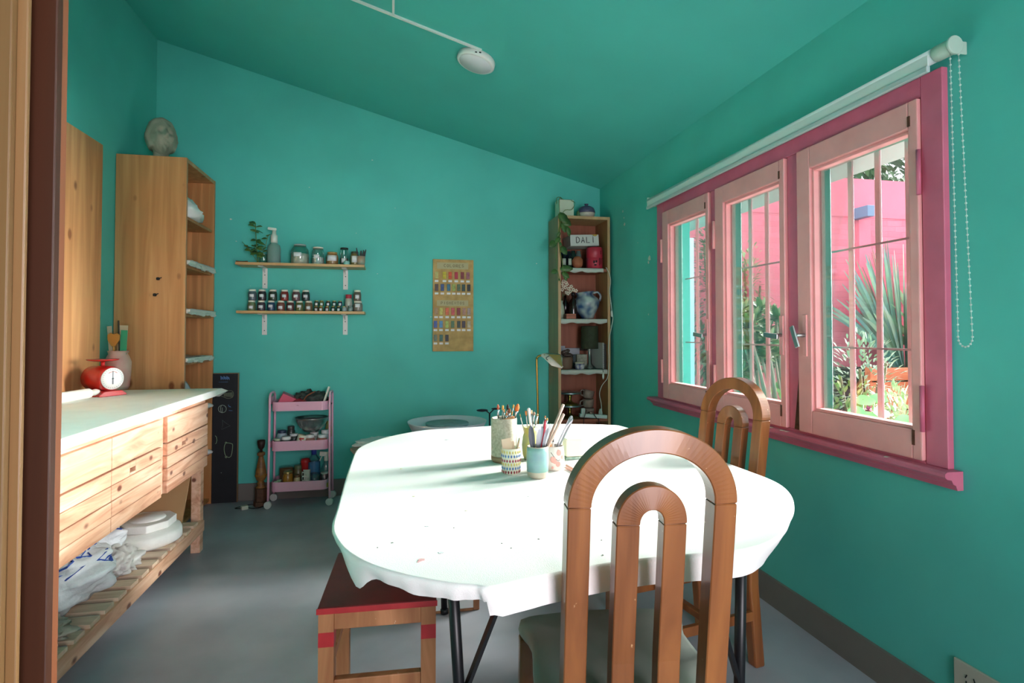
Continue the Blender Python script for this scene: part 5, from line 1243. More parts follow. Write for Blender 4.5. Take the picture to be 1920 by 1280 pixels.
for i, (px0_, px1_) in enumerate(((1053.5, 1063), (1064.5, 1073.5))):
    x0 = at(px0_, 490, Y=4.345).x; x1 = at(px1_, 490, Y=4.345).x; xc = (x0 + x1) / 2; r_ = (x1 - x0) / 2
    t = thing('labelled_bottle', ['small dark bottle with pale label, left of the pair on the top bookcase shelf', 'small dark bottle with green-white label, right of the pair on the top bookcase shelf'][i], 'bottle', (xc, 4.365, z1), 0, 'small labelled bottles', world=True)
    m = MB(); m.lathe([(0, 0), (r_, 0), (r_, .09), (r_ * .6, .105), (r_ * .35, .112), (r_ * .35, .14), (0, .142)], (xc, 4.365, z1), 20); m.build('bottle_body', DKB, t)
    m = MB(); label_patch(m, (xc, 4.365), r_, z1 + .025, z1 + .078, -2.3, -.9); m.build('paper_label', mat('pale_label', 'aeb9a8', rough=.7), t)
x_, _ = S(1.305, 0)
t = thing('capped_bottle', 'dark bottle with grey-white cap at the back left of the top bookcase shelf', 'bottle', (1.345, 4.45, z1), 0, world=True)
m = MB(); m.lathe([(0, 0), (.035, 0), (.035, .13), (.018, .15), (.016, .152)], (1.345, 4.45, z1), 20); m.build('bottle_body', mat('navy_bottle', '1a2450', rough=.25, coat=.4), t)
m = MB(); m.lathe([(.019, .15), (.02, .175), (.014, .19), (0, .192)], (1.345, 4.45, z1), 18); m.build('cap', mat('frost_cap', '8fa0a0', rough=.4), t)
for i, (x, c, h, lab) in enumerate(((1.405, '20304a', .155, 'dark blue jar under the left part of the lying book'), (1.445, '1d3a30', .162, 'dark green jar under the middle of the lying book'), (1.492, '5f7470', .160, 'grey-green jar under the right part of the lying book'))):
    t = thing('storage_jar', lab, 'jar', (x, 4.48, z1), 0, 'jars under the book', world=True)
    m = MB(); m.lathe([(0, 0), (.022, 0), (.024, .02), (.024, h - .03), (.018, h - .02), (.018, h), (0, h)], (x, 4.48, z1), 18); m.build('jar_body', mat('jar_' + c, c, rough=.25, coat=.4), t)
m = MB(); m.blob((S(1.417, 0)[0], 4.37, z1 + .050), (.092, .075, .104), 6, .12, 2, 26, flatz=-.050)
m.build('carved_stone', mat('orange_clay', '9a5c3c', rough=.7, var=.15, bump=.3, bscale=25), None, origin=(S(1.417, 0)[0], 4.37, z1), tag=('rounded orange-brown clay lump on the top bookcase shelf', 'ornament'))
tx = S(1.561, 0)[0]
t = thing('tea_light_holder', 'raspberry red cut-out lantern at the right of the top bookcase shelf', 'lantern', (tx, 4.375, z1), 0, world=True)
RT = mat('raspberry_tin', 'a82c3e', rough=.4)
m = MB(); m.lathe([(0, 0), (.058, 0), (.066, .006), (.066, .086), (.062, .090), (.066, .094), (.066, .168), (.060, .176), (.056, .176), (.056, .1), (.056, .01), (0, .01)], (tx, 4.375, z1), 36); m.build('tin_body', RT, t)
m = MB()
def cyl_hole(a, z, w, h):
    vs = []
    for i in range(4):
        aa = a - w / 2 + w * i / 3
        for rr_ in (.0655, .0668):
            for zz in (z - h / 2, z + h / 2): vs.append((tx + rr_ * math.cos(aa), 4.375 + rr_ * math.sin(aa), z1 + zz))
    fs = []
    for i in range(3):
        o = 4 * i; fs += [(o + 2, o + 6, o + 7, o + 3), (o + 1, o + 3, o + 7, o + 5), (o, o + 4, o + 6, o + 2)]
    m.add(vs, fs)
for a, z, w, h in ((-1.95, .052, .22, .022), (-1.68, .056, .20, .018), (-1.80, .028, .30, .012), (-1.25, .055, .10, .06), (-1.05, .13, .12, .030), (-1.02, .06, .1, .05)): cyl_hole(a, z, w, h)
m.build('cut_out', mat('dark_inside', '1c0b10', rough=.8), t)
# second compartment
z2 = SHZ[1] + .005
t = thing('pale_vase', 'small pale green vase of white blossom at the left of the second shelf', 'vase', (1.318, 4.40, z2), 0, world=True)
m = MB(); m.lathe([(0, 0), (.026, 0), (.034, .05), (.030, .10), (.018, .13), (.022, .15), (.019, .15), (.014, .13), (0, .12)], (1.318, 4.42, z2), 24); m.build('vase_body', mat('celadon', '9fae98', rough=.35), t)
BLS = mat('cream_petal', 'd8cdb8', rough=.7)
t = thing('blossom_sprig', 'sprig of small cream flowers in the pale green vase', 'flowers', (1.318, 4.42, z2 + .122), 0, world=True)
m = MB()
rr = random.Random(11); fl = []
for px, py in ((1053, 531), (1056, 536), (1054, 543), (1061, 529), (1063, 533), (1060, 539), (1066, 541), (1071, 537), (1069, 546), (1062, 548), (1075, 543), (1057, 527), (1065, 550), (1080, 545)): fl.append(at(px, py, Y=4.36 + rr.uniform(-.015, .015)))
for q in fl[::2]: m.tube(smooth_path([(1.318, 4.42, z2 + .125), (1.325, 4.39, z2 + .18), q], 3), .0015, 4)
m.build('stem', mat('stem_5f6a45', '5f6a45'), t)
for q in fl:
    m = MB()
    for k in range(5): a = 2 * PI * k / 5; m.blob(q + Vector((.010 * math.cos(a), -.002, .010 * math.sin(a))), (.013, .007, .013), k, .1, 2, 8)
    m.build('flower', BLS, t)
t = thing('wine_bottle', 'dark brown wine bottle on the second bookcase shelf', 'bottle', (S(1.395, 0)[0], 4.40, z2), 0, world=True)
wx = S(1.392, 0)[0]
m = MB(); m.lathe([(0, 0), (.034, 0), (.036, .008), (.036, .125), (.028, .150), (.013, .17), (.0125, .215), (0, .215)], (wx, 4.41, z2), 26); m.build('bottle_body', mat('brown_glass', '1f100c', rough=.12, coat=.6), t)
m = MB(); m.lathe([(.0155, .19), (.0155, .218), (0, .219)], (wx, 4.41, z2), 18); m.build('neck_foil', BLACKM, t)
t = thing('dark_bottle', 'slim black bottle beside the brown wine bottle', 'bottle', (wx - .045, 4.47, z2), 0, world=True)
m = MB(); m.lathe([(0, 0), (.026, 0), (.026, .13), (.012, .16), (.012, .20), (0, .20)], (wx - .045, 4.48, z2), 20); m.build('bottle_body', mat('black_glass', '120c0c', rough=.15, coat=.5), t)
t = thing('wooden_box', 'small reddish wooden box at the left of the second bookcase shelf', 'box', (S(1.34, 0)[0], 4.34, z2), 0, world=True)
bx_ = S(1.345, 0)[0]
m = MB(); m.box(bx_ - .042, bx_ + .040, 4.305, 4.375, z2, z2 + .040); m.build('box_body', mat('cedar', '8c5138', rough=.5, var=.1), t, bevel=.002)
m = MB(); m.box(bx_ - .043, bx_ + .041, 4.304, 4.376, z2 + .022, z2 + .0245); m.build('lid_seam', mat('dark_seam', '3a1e14'), t)
vx = S(1.52, 0)[0]
t = thing('painted_pitcher', 'blue and white painted ceramic pitcher tilted on the second bookcase shelf', 'pitcher', (vx, 4.42, z2), 0, world=True)
BW = mat('blue_white_glaze', '22456f', rough=.3, col2='aab9b4', vscale=13, vdetail=1)
Mv = Matrix.Rotation(R(-7), 3, 'Y')
m = MB(); m.lathe([(0, 0), (.048, 0), (.062, .03), (.098, .085), (.112, .125), (.100, .16), (.072, .185), (.066, .20), (.078, .222), (.073, .222), (.058, .20), (.06, .18), (0, .15)], (vx, 4.42, z2 + .004), 40, M=Mv, wob=lambda a, j: 1 + (.05 * math.sin(3 * a + 1) if j > 3 else 0)); m.build('pitcher_body', BW, t)
m = MB(); m.tube(smooth_path([(vx + .04, 4.40, z2 + .215), (vx + .075, 4.39, z2 + .222), (vx + .10, 4.39, z2 + .19), (vx + .095, 4.40, z2 + .15)], 4), .009, 8); m.build('handle', BW, t)
# third compartment
z3 = SHZ[2] + .005
t = thing('shell_lid_pot', 'brown ceramic pot with a shell-shaped lid on the third bookcase shelf', 'pot', (1.345, 4.37, z3), 0, world=True)
BRC = mat('brown_ceramic', '6e5a48', rough=.35, var=.12, vscale=14)
m = MB(); m.lathe([(0, 0), (.044, 0), (.052, .02), (.056, .07), (.056, .10)], (1.348, 4.375, z3), 30); m.build('pot_body', mat('matt_brown_ceramic', '67503f', rough=.6), t)
m = MB()
for k in range(7):
    a = k * .9; m.blob((1.348 + .018 * math.cos(a), 4.37 + .016 * math.sin(a), z3 + .115 + .006 * k), (.085 - .008 * k, .075 - .007 * k, .030), k, .2, 2, 16)
m.build('shell_lid', mat('dark_shell_glaze', '4e433c', rough=.2, coat=.4), t)
t = thing('patterned_tub', 'tiny blue and white round pot at the front of the third bookcase shelf', 'pot', (1.455, 4.345, z3), 0, world=True)
m = MB(); m.lathe([(0, 0), (.030, 0), (.036, .008), (.040, .030), (.036, .048)], (1.455, 4.345, z3), 26); m.build('pot_body', mat('blue_stripe', '38406e', rough=.3, col2='b9c0bd', vscale=28, vdetail=1), t)
m = MB(); m.lathe([(.039, .048), (.041, .052), (.034, .060), (0, .062)], (1.455, 4.345, z3), 26); m.build('lid', mat('cream_lid', 'b5b79e', rough=.4), t)
t = thing('speckled_box', 'pale speckled square box behind the little blue pot', 'box', (1.50, 4.43, z3), 0, world=True)
m = MB(); m.box(1.457, 1.545, 4.42, 4.47, z3 + .002, z3 + .118); m.build('box_body', mat('speckled_stone', '9c9c8c', rough=.6, col2='767868', vscale=40), t, bevel=.003)
m = MB(); m.box(1.430, 1.455, 4.44, 4.47, z3 + .002, z3 + .115); m.build('dark_candle', mat('dark_teal_wax', '1e3338', rough=.5), None, origin=(1.442, 4.455, z3), bevel=.003, tag=('dark teal block beside the speckled box', 'block'))
t = thing('table_lamp', 'small table lamp with dark green drum shade on a glass stem inside the bookcase', 'table lamp', (1.563, 4.42, z3), 0, world=True)
m = MB(); m.lathe([(0, 0), (.055, 0), (.055, .008), (.040, .02), (.016, .045), (.014, .17), (.018, .19), (0, .19)], (1.563, 4.41, z3), 26); m.build('glass_base', JGLASS, t)
m = MB(); m.lathe([(.0, .002), (.035, .004), (.010, .04), (.008, .18), (0, .18)], (1.563, 4.41, z3), 16); m.build('stem_core', mat('grey_core', '7e837b', rough=.4), t)
m = MB(); m.lathe([(.071, .165), (.072, .170), (.070, .345), (.066, .352), (.062, .35), (.064, .17), (.071, .165)], (1.563, 4.41, z3), 36); m.lathe([(0, .34), (.064, .345), (0, .349)], (1.563, 4.41, z3), 30); m.build('lamp_shade', mat('dark_green_shade', '2a3320', rough=.8, var=.2, vscale=30), t)
t = thing('spiral_notebook', 'grey spiral notebook standing at the right of the third bookcase shelf', 'notebook', (1.65, 4.40, z3), 0, world=True)
m = MB(); m.prism([(1.600, 4.47), (1.640, 4.315), (1.652, 4.318), (1.612, 4.473)], lambda u, v, d: (u, v, d), z3 + .001, z3 + .215); m.build('cover', mat('notebook_grey', '8c918c', rough=.6), t)
m = MB()
for k in range(20): m.lathe([(.0045, -.0013), (.0062, 0), (.0045, .0013)], (1.648, 4.312, z3 + .012 + k * .0104), 10)
m.build('wire_binding', mat('white_wire', 'b9c6c4', rough=.3), t)
m = MB(); m.box(1.655, 1.675, 4.33, 4.50, z3 + .001, z3 + .205); m.build('dark_book', mat('dark_book_cover', '1f211f', rough=.6), None, origin=(1.665, 4.41, z3), tag=('dark book behind the spiral notebook', 'book'))
for i, (x0, x1, y) in enumerate(((1.286, 1.40, 4.567), (1.39, 1.53, 4.572))):
    m = MB(); m.box(x0, x1, y, y + .003, z3 + .001, z3 + .185 - i * .02); m.build('loose_paper', mat('cool_paper', 'aeb6bd', rough=.8), None, origin=((x0 + x1) / 2, y, z3), tag=(['white sheet standing against the bookcase back behind the shell-lid pot', 'pale sheet against the bookcase back, right of the other sheet'][i], 'paper'))
# fourth compartment
z4 = SHZ[3]
for i, (z, lab) in enumerate(((z4, 'lower silver and brass cake stand in the bookcase'), (z4 + .105, 'upper silver and brass cake stand in the bookcase, stacked on the other'))):
    t = thing('cake_stand', lab, 'cake stand', (1.395, 4.43, z), 0, 'stacked cake stands', world=True)
    o_ = (1.395, 4.425, z)
    m = MB(); m.lathe([(0, 0), (.075, 0), (.072, .006), (.03, .02), (.014, .035), (.016, .06), (.022, .085), (0, .088)], o_, 30); m.build('foot', mat('olive_brass', '7d7438', rough=.3, metal=.9), t)
    m = MB(); m.lathe([(0, .088), (.095, .090), (.098, .094), (.098, .102), (.094, .105), (0, .105)], o_, 40); m.build('plate', mat('dull_silver', '9fb0b4', rough=.3, metal=.9), t)
MG = mat('grey_cream_stoneware', '8c8172', rough=.6, col2='776c60', vscale=22)
def mug(lab, c, tilt, rzh):
    t = thing('mug', lab, 'mug', c, rzh, 'stacked stoneware mugs'); Mt = Matrix.Rotation(tilt, 3, 'Y')
    m = MB(); m.lathe([(0, 0), (.032, 0), (.044, .012), (.048, .045), (.047, .070), (.0445, .070), (.043, .02), (0, .010)], (0, 0, 0), 28, M=Mt); m.build('mug_body', MG, t)
    m = MB(); m.tube([Mt @ Vector(p) for p in smooth_path([(-.044, 0, .058), (-.068, 0, .056), (-.076, 0, .036), (-.064, 0, .018), (-.043, 0, .018)], 4)], .006, 8); m.build('handle', MG, t)
mug('grey stoneware mug at the bottom of the stack in the bookcase', (1.565, 4.45, z4 + .001), 0, R(20))
mug('grey stoneware mug in the middle of the stack in the bookcase', (1.563, 4.45, z4 + .074), 0, R(10))
mug('grey stoneware mug tilted on top of the stack in the bookcase', (1.555, 4.45, z4 + .148), R(14), R(10))
t = thing('power_strip', 'pale power strip with plugs lying in the bottom visible bookcase compartment', 'power strip', (1.58, 4.335, z4), 0, world=True)
PS = mat('strip_plastic', 'b4c6be', rough=.4)
m = MB(); m.cbox((1.565, 4.338, z4 + .020), (.225, .048, .030), (0, R(4), R(-6))); m.build('strip_body', PS, t, bevel=.005)
m = MB(); m.cbox((1.478, 4.335, z4 + .055), (.032, .030, .062)); m.build('plug', PS, t, bevel=.004)
m = MB(); m.lathe([(.017, .030), (.016, .05), (.007, .075), (0, .078)], (1.627, 4.335, z4), 14); m.build('plug', PS, t)
m = MB(); m.tube([(1.545, 4.335, z4 + .035), (1.548, 4.33, z4 + .055)], .012, 10); m.build('plug', mat('terracotta_plug', '8c6f62', rough=.5), t)
t = thing('power_cable', 'white lamp cord with inline switch hanging down the right side of the bookcase', 'cord', (1.66, 4.30, z4), 0, world=True)
cpts = [at(px, py, Y=4.285) for px, py in ((1136, 501), (1142, 512), (1145, 527), (1143, 545), (1145, 563), (1147, 580), (1149, 597), (1146, 616), (1142, 635), (1141, 655), (1142, 670), (1141, 695), (1138, 710), (1129, 722), (1124, 738), (1127, 755), (1128, 768), (1128, 776))]
m = MB(); m.tube(smooth_path(cpts, 4), .0028, 6); m.build('cable', mat('cord_white', 'c3cdc4', rough=.5), t)
q = at(1147, 588, Y=4.283); m = MB(); m.blob(q, (.018, .016, .055), 1, .02, 2, 14); m.build('switch', mat('cord_white', 'c3cdc4'), t)
t = thing('pull_switch', 'small pale switch hanging from the lamp cable over the third bookcase shelf', 'switch', (1.63, 4.29, .9), 0, world=True)
q = at(1131, 705, Y=4.288); m = MB(); m.blob(q, (.018, .014, .052), 1, .02, 2, 14); m.build('switch_body', mat('cord_white', 'c3cdc4'), t)
m = MB(); m.tube([at(1131, 697, Y=4.288), at(1130, 691, Y=4.30), (1.60, 4.34, z3 + .004), (1.58, 4.38, z3 + .008)], .0025, 6); m.build('cable', BLACKM, t)
for i, pts in enumerate((((1100, 768), (1097, 778), (1094.5, 791)), ((1113, 776), (1119, 784), (1123.5, 791)))):
    m = MB(); q = [at(px, py, Y=4.29) for px, py in pts]; m.tube(smooth_path(q + [Vector((q[-1].x, 4.285, .3))], 4), .0028, 6)
    m.build('black_cable', BLACKM, None, origin=q[0], tag=(['thin black cable hanging from the left plug of the power strip', 'thin black cable hanging from the middle of the power strip'][i], 'cable', 'black cables at the power strip'))

# ------------------------------------------------------------------ pots and brushes on the table
TT = TZ + .003
def potter(name, lab, cat, c, prof, mt, n=36, extra=None, wob=None):
    t = thing(name, lab, cat, (c[0], c[1], TT), 0, world=True)
    m = MB(); m.lathe(prof, (c[0], c[1], TT), n, wob=wob); m.build('pot_wall', mt, t)
    if extra: extra(t, c)
    return t
SPK = mat('speckled_stoneware', 'bdb6a2', rough=.55, col2='a39d88', vscale=110, vdetail=2)
c1 = at(948, 870, Z=TT); c1.y += .052; c1.x += .004
def bare(t, c): m = MB(); m.lathe([(0, 0), (.044, .0002), (.0502, .010), (.0508, .024), (.0500, .024)], (c[0], c[1], TT), 36); m.build('bare_clay_foot', mat('bare_clay', 'a8876c', rough=.8), t)
potter('brush_jar', 'tall speckled stoneware cylinder full of orange-tipped brushes', 'jar', c1, [(0, .001), (.043, .001), (.0495, .010), (.050, .025), (.050, .164), (.048, .168), (.0455, .166), (.045, .02), (0, .015)], SPK, extra=bare)
c2 = at(962, 891, Z=TT); c2.y += .035
def mosaic(t, c):
    colr = ['d8c469', '4f7cb8', 'a5324a', 'd8c469', '4f7cb8', '9c1f33']; rws = [.078, .064, .048, .036, .022, .009]
    for ri, (zz, cc) in enumerate(zip(rws, colr)):
        m = MB()
        for k in range(20):
            a = 2 * PI * (k + .5 * (ri % 2)) / 20; r_ = .0326 + .0012 * zz / .08
            M_ = Matrix.Rotation(a, 3, 'Z')
            m.lathe([(0, -.0058), (.0026, -.003), (.0034, 0), (.0026, .003), (0, .0058)], Vector((c[0] + r_ * math.cos(a), c[1] + r_ * math.sin(a), TT + zz)), 6, M=Matrix.Rotation(a, 3, 'Z') @ Matrix.Diagonal((.35, 1, 1)))
        m.build('painted_band', mat('dot_' + cc, cc, rough=.3), t)
potter('dotted_cup', 'small white cup painted with rows of yellow, blue and red dots', 'cup', c2, [(0, 0), (.028, 0), (.0320, .004), (.0335, .088), (.0320, .090), (.0305, .087), (.029, .006), (0, .005)], mat('cream_glaze', 'ebe6cf', rough=.25), extra=mosaic)
c3 = at(1000, 862, Z=TT); c3.y += .02; c3.x += -.006
potter('yellow_green_vase', 'yellow and pale green fluted vase behind the blue-green cup', 'vase', c3, [(0, 0), (.026, 0), (.033, .02), (.036, .055), (.031, .09), (.024, .11), (.027, .125), (.025, .125), (.021, .11), (.02, .02), (0, .012)], mat('yellow_green_glaze', 'c9bf6a', rough=.3, col2='9fbfa6', vscale=12, vdetail=1), wob=lambda a, j: 1 + .03 * math.sin(8 * a))
c4 = at(1013, 899, Z=TT); c4.y += .037
def b2(t, c):
    m = MB(); m.lathe([(.0370, .022), (.0380, .055), (.0374, .090), (.0366, .104), (.0360, .104), (.0360, .022)], (c[0], c[1], TT), 40, wob=lambda a, j: 1.002)
    m.build('blue_glaze', mat('blue_green_glaze', '86a7ad', rough=.35, col2='8fbcae', vscale=18, vdetail=3), t)
potter('glazed_beaker', 'blue-green glazed cup with bare cream foot, nearest the camera, holding metal tools', 'cup', c4, [(0, 0), (.030, 0), (.0345, .006), (.0370, .030), (.0375, .055), (.0370, .090), (.0362, .106), (.0345, .107), (.033, .10), (.032, .01), (0, .008)], mat('bare_cream_clay', 'c3b7a5', rough=.6), extra=b2)
c5 = at(1044, 884, Z=TT); c5.y += .035
def petals(t, c):
    m = MB()
    for a, z, s_ in ((-1.35, .067, .013), (-1.95, .043, .014), (-1.45, .027, .012), (-1.75, .036, .010), (-2.0, .014, .006), (-.9, .05, .01)):
        r_ = .0362 + .001 * (1 - abs(z - .045) / .045); p = Vector((c[0] + r_ * math.cos(a), c[1] + r_ * math.sin(a), TT + z))
        s_ *= .85; m.lathe([(0, -s_), (s_ * .5, -s_ * .86), (s_ * .86, -s_ * .5), (s_, 0), (s_ * .86, s_ * .5), (s_ * .5, s_ * .86), (0, s_)], p, 16, M=Matrix.Rotation(a, 3, 'Z') @ Matrix.Diagonal((.12, .9, 1)))
    m.build('painted_petals', mat('petal_pink', 'e0a398', rough=.4), t)
    m = MB(); m.tube([(c[0] + .0375 * math.cos(a), c[1] + .0375 * math.sin(a), TT + z) for a, z in ((-2.15, .068), (-1.9, .055), (-1.7, .046), (-1.45, .038), (-1.3, .042))], .0009, 5); m.build('painted_branch', mat('branch_ink', '5a5050'), t)
potter('blossom_cup', 'pinkish white rounded cup painted with coral blossoms, on the right of the pots', 'cup', c5, [(0, 0), (.026, 0), (.034, .010), (.0375, .035), (.0368, .065), (.0335, .085), (.032, .087), (.0300, .083), (.033, .06), (.030, .01), (0, .008)], mat('pinkish_glaze', 'e3d4cc', rough=.35), extra=petals)
t = thing('wax_block', 'pale cream square candle block on a green strip to the right of the pots', 'candle', (.69, 2.14, TT), 0, world=True)
q0 = at(1062, 862, Z=TT); 
m = MB(); m.prism([(q0.x, q0.y), (q0.x + .070, q0.y + .004), (q0.x + .066, q0.y + .05), (q0.x - .004, q0.y + .046)], lambda u, v, d: (u, v, d), TT + .010, TT + .080); m.build('wax', mat('cream_wax', 'ece6d2', rough=.5, sub=.2), t, bevel=.005)
m = MB(); m.prism([(q0.x - .002, q0.y - .002), (q0.x + .072, q0.y + .002), (q0.x + .068, q0.y + .052), (q0.x - .006, q0.y + .048)], lambda u, v, d: (u, v, d), TT, TT + .0098); m.build('green_base', mat('green_cutting_strip', '7f9f8c', rough=.7, col2='b8c4b4', vscale=60), t)
for i, (dx, dy) in enumerate(((0, 0), (.013, .004))):
    a = at(1062, 872 + i * 5, Z=TT + .004) ; b_ = at(1084 + i * 2, 884 + i * 5, Z=TT + .004)
    m = MB(); m.tube([a, b_], .004, 8); m.build('clay_stick', mat('pink_stick', 'd3a698', rough=.6), None, origin=(a.x, a.y, TT), tag=(['pinkish stick lying on the canvas beside the blossom cup, farther of two', 'pinkish stick lying on the canvas beside the blossom cup, nearer of two'][i], 'stick', 'sticks on the canvas'))

FERR = mat('ferrule', 'c8c8cc', rough=.25, metal=.9)
def paint_brush(lab, base, tip, hw_, bl, bcol, hcol='e8e4dc', flat=False, group='paint brushes in the pots', fl=.035, taper=1.0):
    """bristles at the tip, ferrule, handle going down into the pot"""
    base, tip = Vector(base), Vector(tip); d = (tip - base); L = d.length; d.normalize()
    t = thing('paint_brush', lab, 'paintbrush', base, 0, group, world=True)
    m = MB(); m.tube([base, base + d * (L - bl - fl) * .5, base + d * (L - bl - fl)], [.0022, .0036, .0034], 8); m.build('handle', mat('handle_' + hcol, hcol, rough=.35, coat=.3), t)
    m = MB(); m.tube([base + d * (L - bl - fl), base + d * (L - bl - fl * .3), base + d * (L - bl)], [.0036, .0042, hw_ * .9], 10, flat=.45 if flat else 1); m.build('ferrule', FERR, t)
    m = MB()
    m.tube([base + d * (L - bl), base + d * (L - bl * .5), base + d * (L - bl * .15), base + d * L], [hw_ * .9, hw_ * (1.1 if flat else 1.15), hw_ * (1.05 if flat else .6), hw_ * (.9 if flat else .1)], 10, flat=.4 if flat else 1); m.build('bristles', mat('bristle_' + bcol, bcol, rough=.8, bump=.3, bscale=300), t)
    return t
cy = c1.y
BR = [(933.6, 757.5, .0045, .020, 'a8553c', 0, 'slim reddish-tipped brush, leftmost in the tall speckled jar', -.030), (943, 760, .0085, .018, 'e09a4a', 1, 'wide flat orange brush near the left of the tall speckled jar', -.018),
      (945.6, 767, .006, .012, 'e0a868', 1, 'short flat tan brush in front of the wide orange one in the tall jar', -.012), (950, 773, .0035, .012, 'd08a58', 0, 'thin short orange brush low in the middle of the tall jar', -.005),
      (956, 764.5, .006, .020, '8a5a40', 0, 'round brown-tipped brush in the middle of the tall speckled jar', .000), (963, 758.5, .0065, .014, 'd9a050', 1, 'flat golden brush right of centre in the tall speckled jar', .006),
      (971.4, 756.5, .0085, .030, 'cf6a30', 0, 'large pointed burnt-orange brush, rightmost in the tall speckled jar', .016), (960.5, 771.5, .005, .014, 'e0a050', 1, 'small flat yellow brush at the right front of the tall jar', .008),
      (952.6, 757, .005, .022, '23201f', 0, 'black-tipped brush at the back of the tall speckled jar', .0)]
for px, py, w_, bl_, col_, fl_, lab_, bx__ in BR:
    yy = cy + (random.uniform(-.02, .02) if col_ != '23201f' else .03)
    paint_brush(lab_, (c1.x + bx__ * .6, cy + (yy - cy) * .4, TT + .03), at(px, py, Y=yy), w_, bl_, col_, flat=bool(fl_), hcol='efeae2' if py < 765 else 'd9c7a8')
tool('wooden_tool', 'flat tan wooden tool lying across the rim inside the tall speckled jar', 'tool', (c1.x - .02, cy - .02, TT + .155), (c1.x + .036, cy - .02, TT + .172), .010, .010, mat('tan_wood_tool', 'd69a68', rough=.6))
# dotted cup: three wooden modelling tools
WT = mat('bare_wood_tool', 'd9bfa4', rough=.6, var=.05)
tool('modelling_tool', 'broad square-ended wooden tool at the left of the dotted cup', 'modelling tool', (c2.x - .006, c2.y - .005, TT + .02), at(948.5, 822, Y=c2.y - .012), .034, .004, WT, 'wooden tools in the dotted cup', 1.0)
tool('modelling_tool', 'slanted wooden tool in the middle of the dotted cup', 'modelling tool', (c2.x + .012, c2.y + .004, TT + .02), at(960, 827, Y=c2.y), .016, .004, WT, 'wooden tools in the dotted cup', .8)
t_ = at(974.5, 820, Y=c2.y - .004); b0 = Vector((c2.x + .006, c2.y - .004, TT + .02))
m = MB(); dd = (t_ - b0).normalized(); m.tube([b0, b0 + (t_ - b0) * .5, t_ - dd * .012, t_ - dd * .004, t_], [.007, .009, .0095, .008, .002], 12, flat=.35)
m.build('modelling_tool', WT, None, origin=b0, tag=('round-ended wooden spatula leaning right in the dotted cup', 'modelling tool', 'wooden tools in the dotted cup'))
# brushes in the yellow-green vase
BV = [(974.8, 776, .0045, .010, 'b59a62', 1, 'short flat brush leaning far left out of the yellow-green vase', 'd9cdb0'), (986, 770.5, .0085, .016, 'dd8a4c', 1, 'wide flat orange and white brush in the yellow-green vase', 'f0ece6'),
      (997, 769, .006, .014, 'd9b48c', 1, 'pale tan brush right of the wide orange brush in the vase', 'f0ece6'), (1001.5, 771.5, .0055, .014, '8a705c', 0, 'brown-tipped brush at the back of the yellow-green vase', 'e6e0d4'),
      (1008, 775, .004, .010, 'b08a60', 0, 'thin tan-tipped brush at the right of the yellow-green vase', 'ece6dc')]
for px, py, w_, bl_, col_, fl_, lab_, hc_ in BV:
    yy = c3.y + random.uniform(-.01, .015)
    paint_brush(lab_, (c3.x + (px - 1000) * .0002, c3.y, TT + .03), at(px, py, Y=yy), w_, bl_, col_, flat=bool(fl_), hcol=hc_)
t_ = at(991, 764.5, Y=c3.y - .01); b0 = Vector((c3.x + .012, c3.y - .005, TT + .03)); dd = (t_ - b0).normalized()
m = MB(); m.tube([b0, t_ - dd * .03, t_ - dd * .008, t_ - dd * .002, t_], [.0042, .0055, .0068, .005, .001], 12); m.build('white_rod', mat('white_rod_mat', 'ece9e6', rough=.3), None, origin=b0, tag=('round-ended white rod, tallest white stick in the yellow-green vase', 'rod'))
# metal tools in the blue-green cup
GR = mat('grey_steel_blade', '82858b', rough=.32, metal=.7); DG = mat('dark_steel_blade', '4a4d54', rough=.35, metal=.7); LG = mat('bright_steel_blade', 'c6c6ca', rough=.25, metal=.8)
def blade(lab, bx__, tip, w, mt, shape=.25):
    b0 = Vector((c4.x + bx__, c4.y + random.uniform(-.008, .008), TT + .02)); t_ = at(tip[0], tip[1], Y=c4.y + random.uniform(-.012, .008)); d = t_ - b0; L = d.length; d.normalize()
    x = Vector((1, 0, 0)); x = (x - d * x.dot(d)).normalized(); y = d.cross(x); m = MB(); vs = []; K = 7
    prof = [.35, .45, .6, .9, 1, .75, .12]
    for k in range(K):
        s_ = [0, .35, .5, .62, .78, .92, 1][k]
        for sx, th in ((-1, 0), (0, 1), (1, 0), (0, -1)): vs.append(b0 + d * L * s_ + x * sx * prof[k] * w / 2 + y * th * .0012)
    fs = [(4 * k + i, 4 * k + (i + 1) % 4, 4 * k + 4 + (i + 1) % 4, 4 * k + 4 + i) for k in range(K - 1) for i in range(4)] + [(3, 2, 1, 0), (24, 25, 26, 27)]
    m.add(vs, fs); m.build('metal_scraper', mt, None, origin=b0, tag=(lab, 'tool', 'metal tools in the blue-green cup'))
blade('dark grey pointed blade leaning left in the blue-green cup', -.010, (995, 797), .022, DG)
blade('broad grey leaf-shaped blade in the middle of the blue-green cup', -.003, (1016, 799), .030, GR)
blade('bright slim blade leaning right in the blue-green cup', .008, (1031.5, 794), .014, LG)
blade('grey curved scraper right of the broad blade in the blue-green cup', .004, (1027, 802), .016, GR)
b0 = Vector((c4.x - .002, c4.y + .01, TT + .03))
paint_brush('thin tan-tipped brush beside the red wand in the blue-green cup', b0 + Vector((.004, 0, 0)), at(1022.5, 778.5, Y=c4.y + .012), .0032, .010, 'b5835a', flat=False, hcol='e8dfd0', group=None)
paint_brush('short brush with amber tip just right of the red wand', b0 + Vector((.006, -.004, 0)), at(1026, 783, Y=c4.y + .008), .004, .010, 'b98a4c', hcol='d8c8b0', group=None)
a, b_ = at(1019.5, 816, Y=c4.y + .004), at(1022.5, 786.5, Y=c4.y + .006)
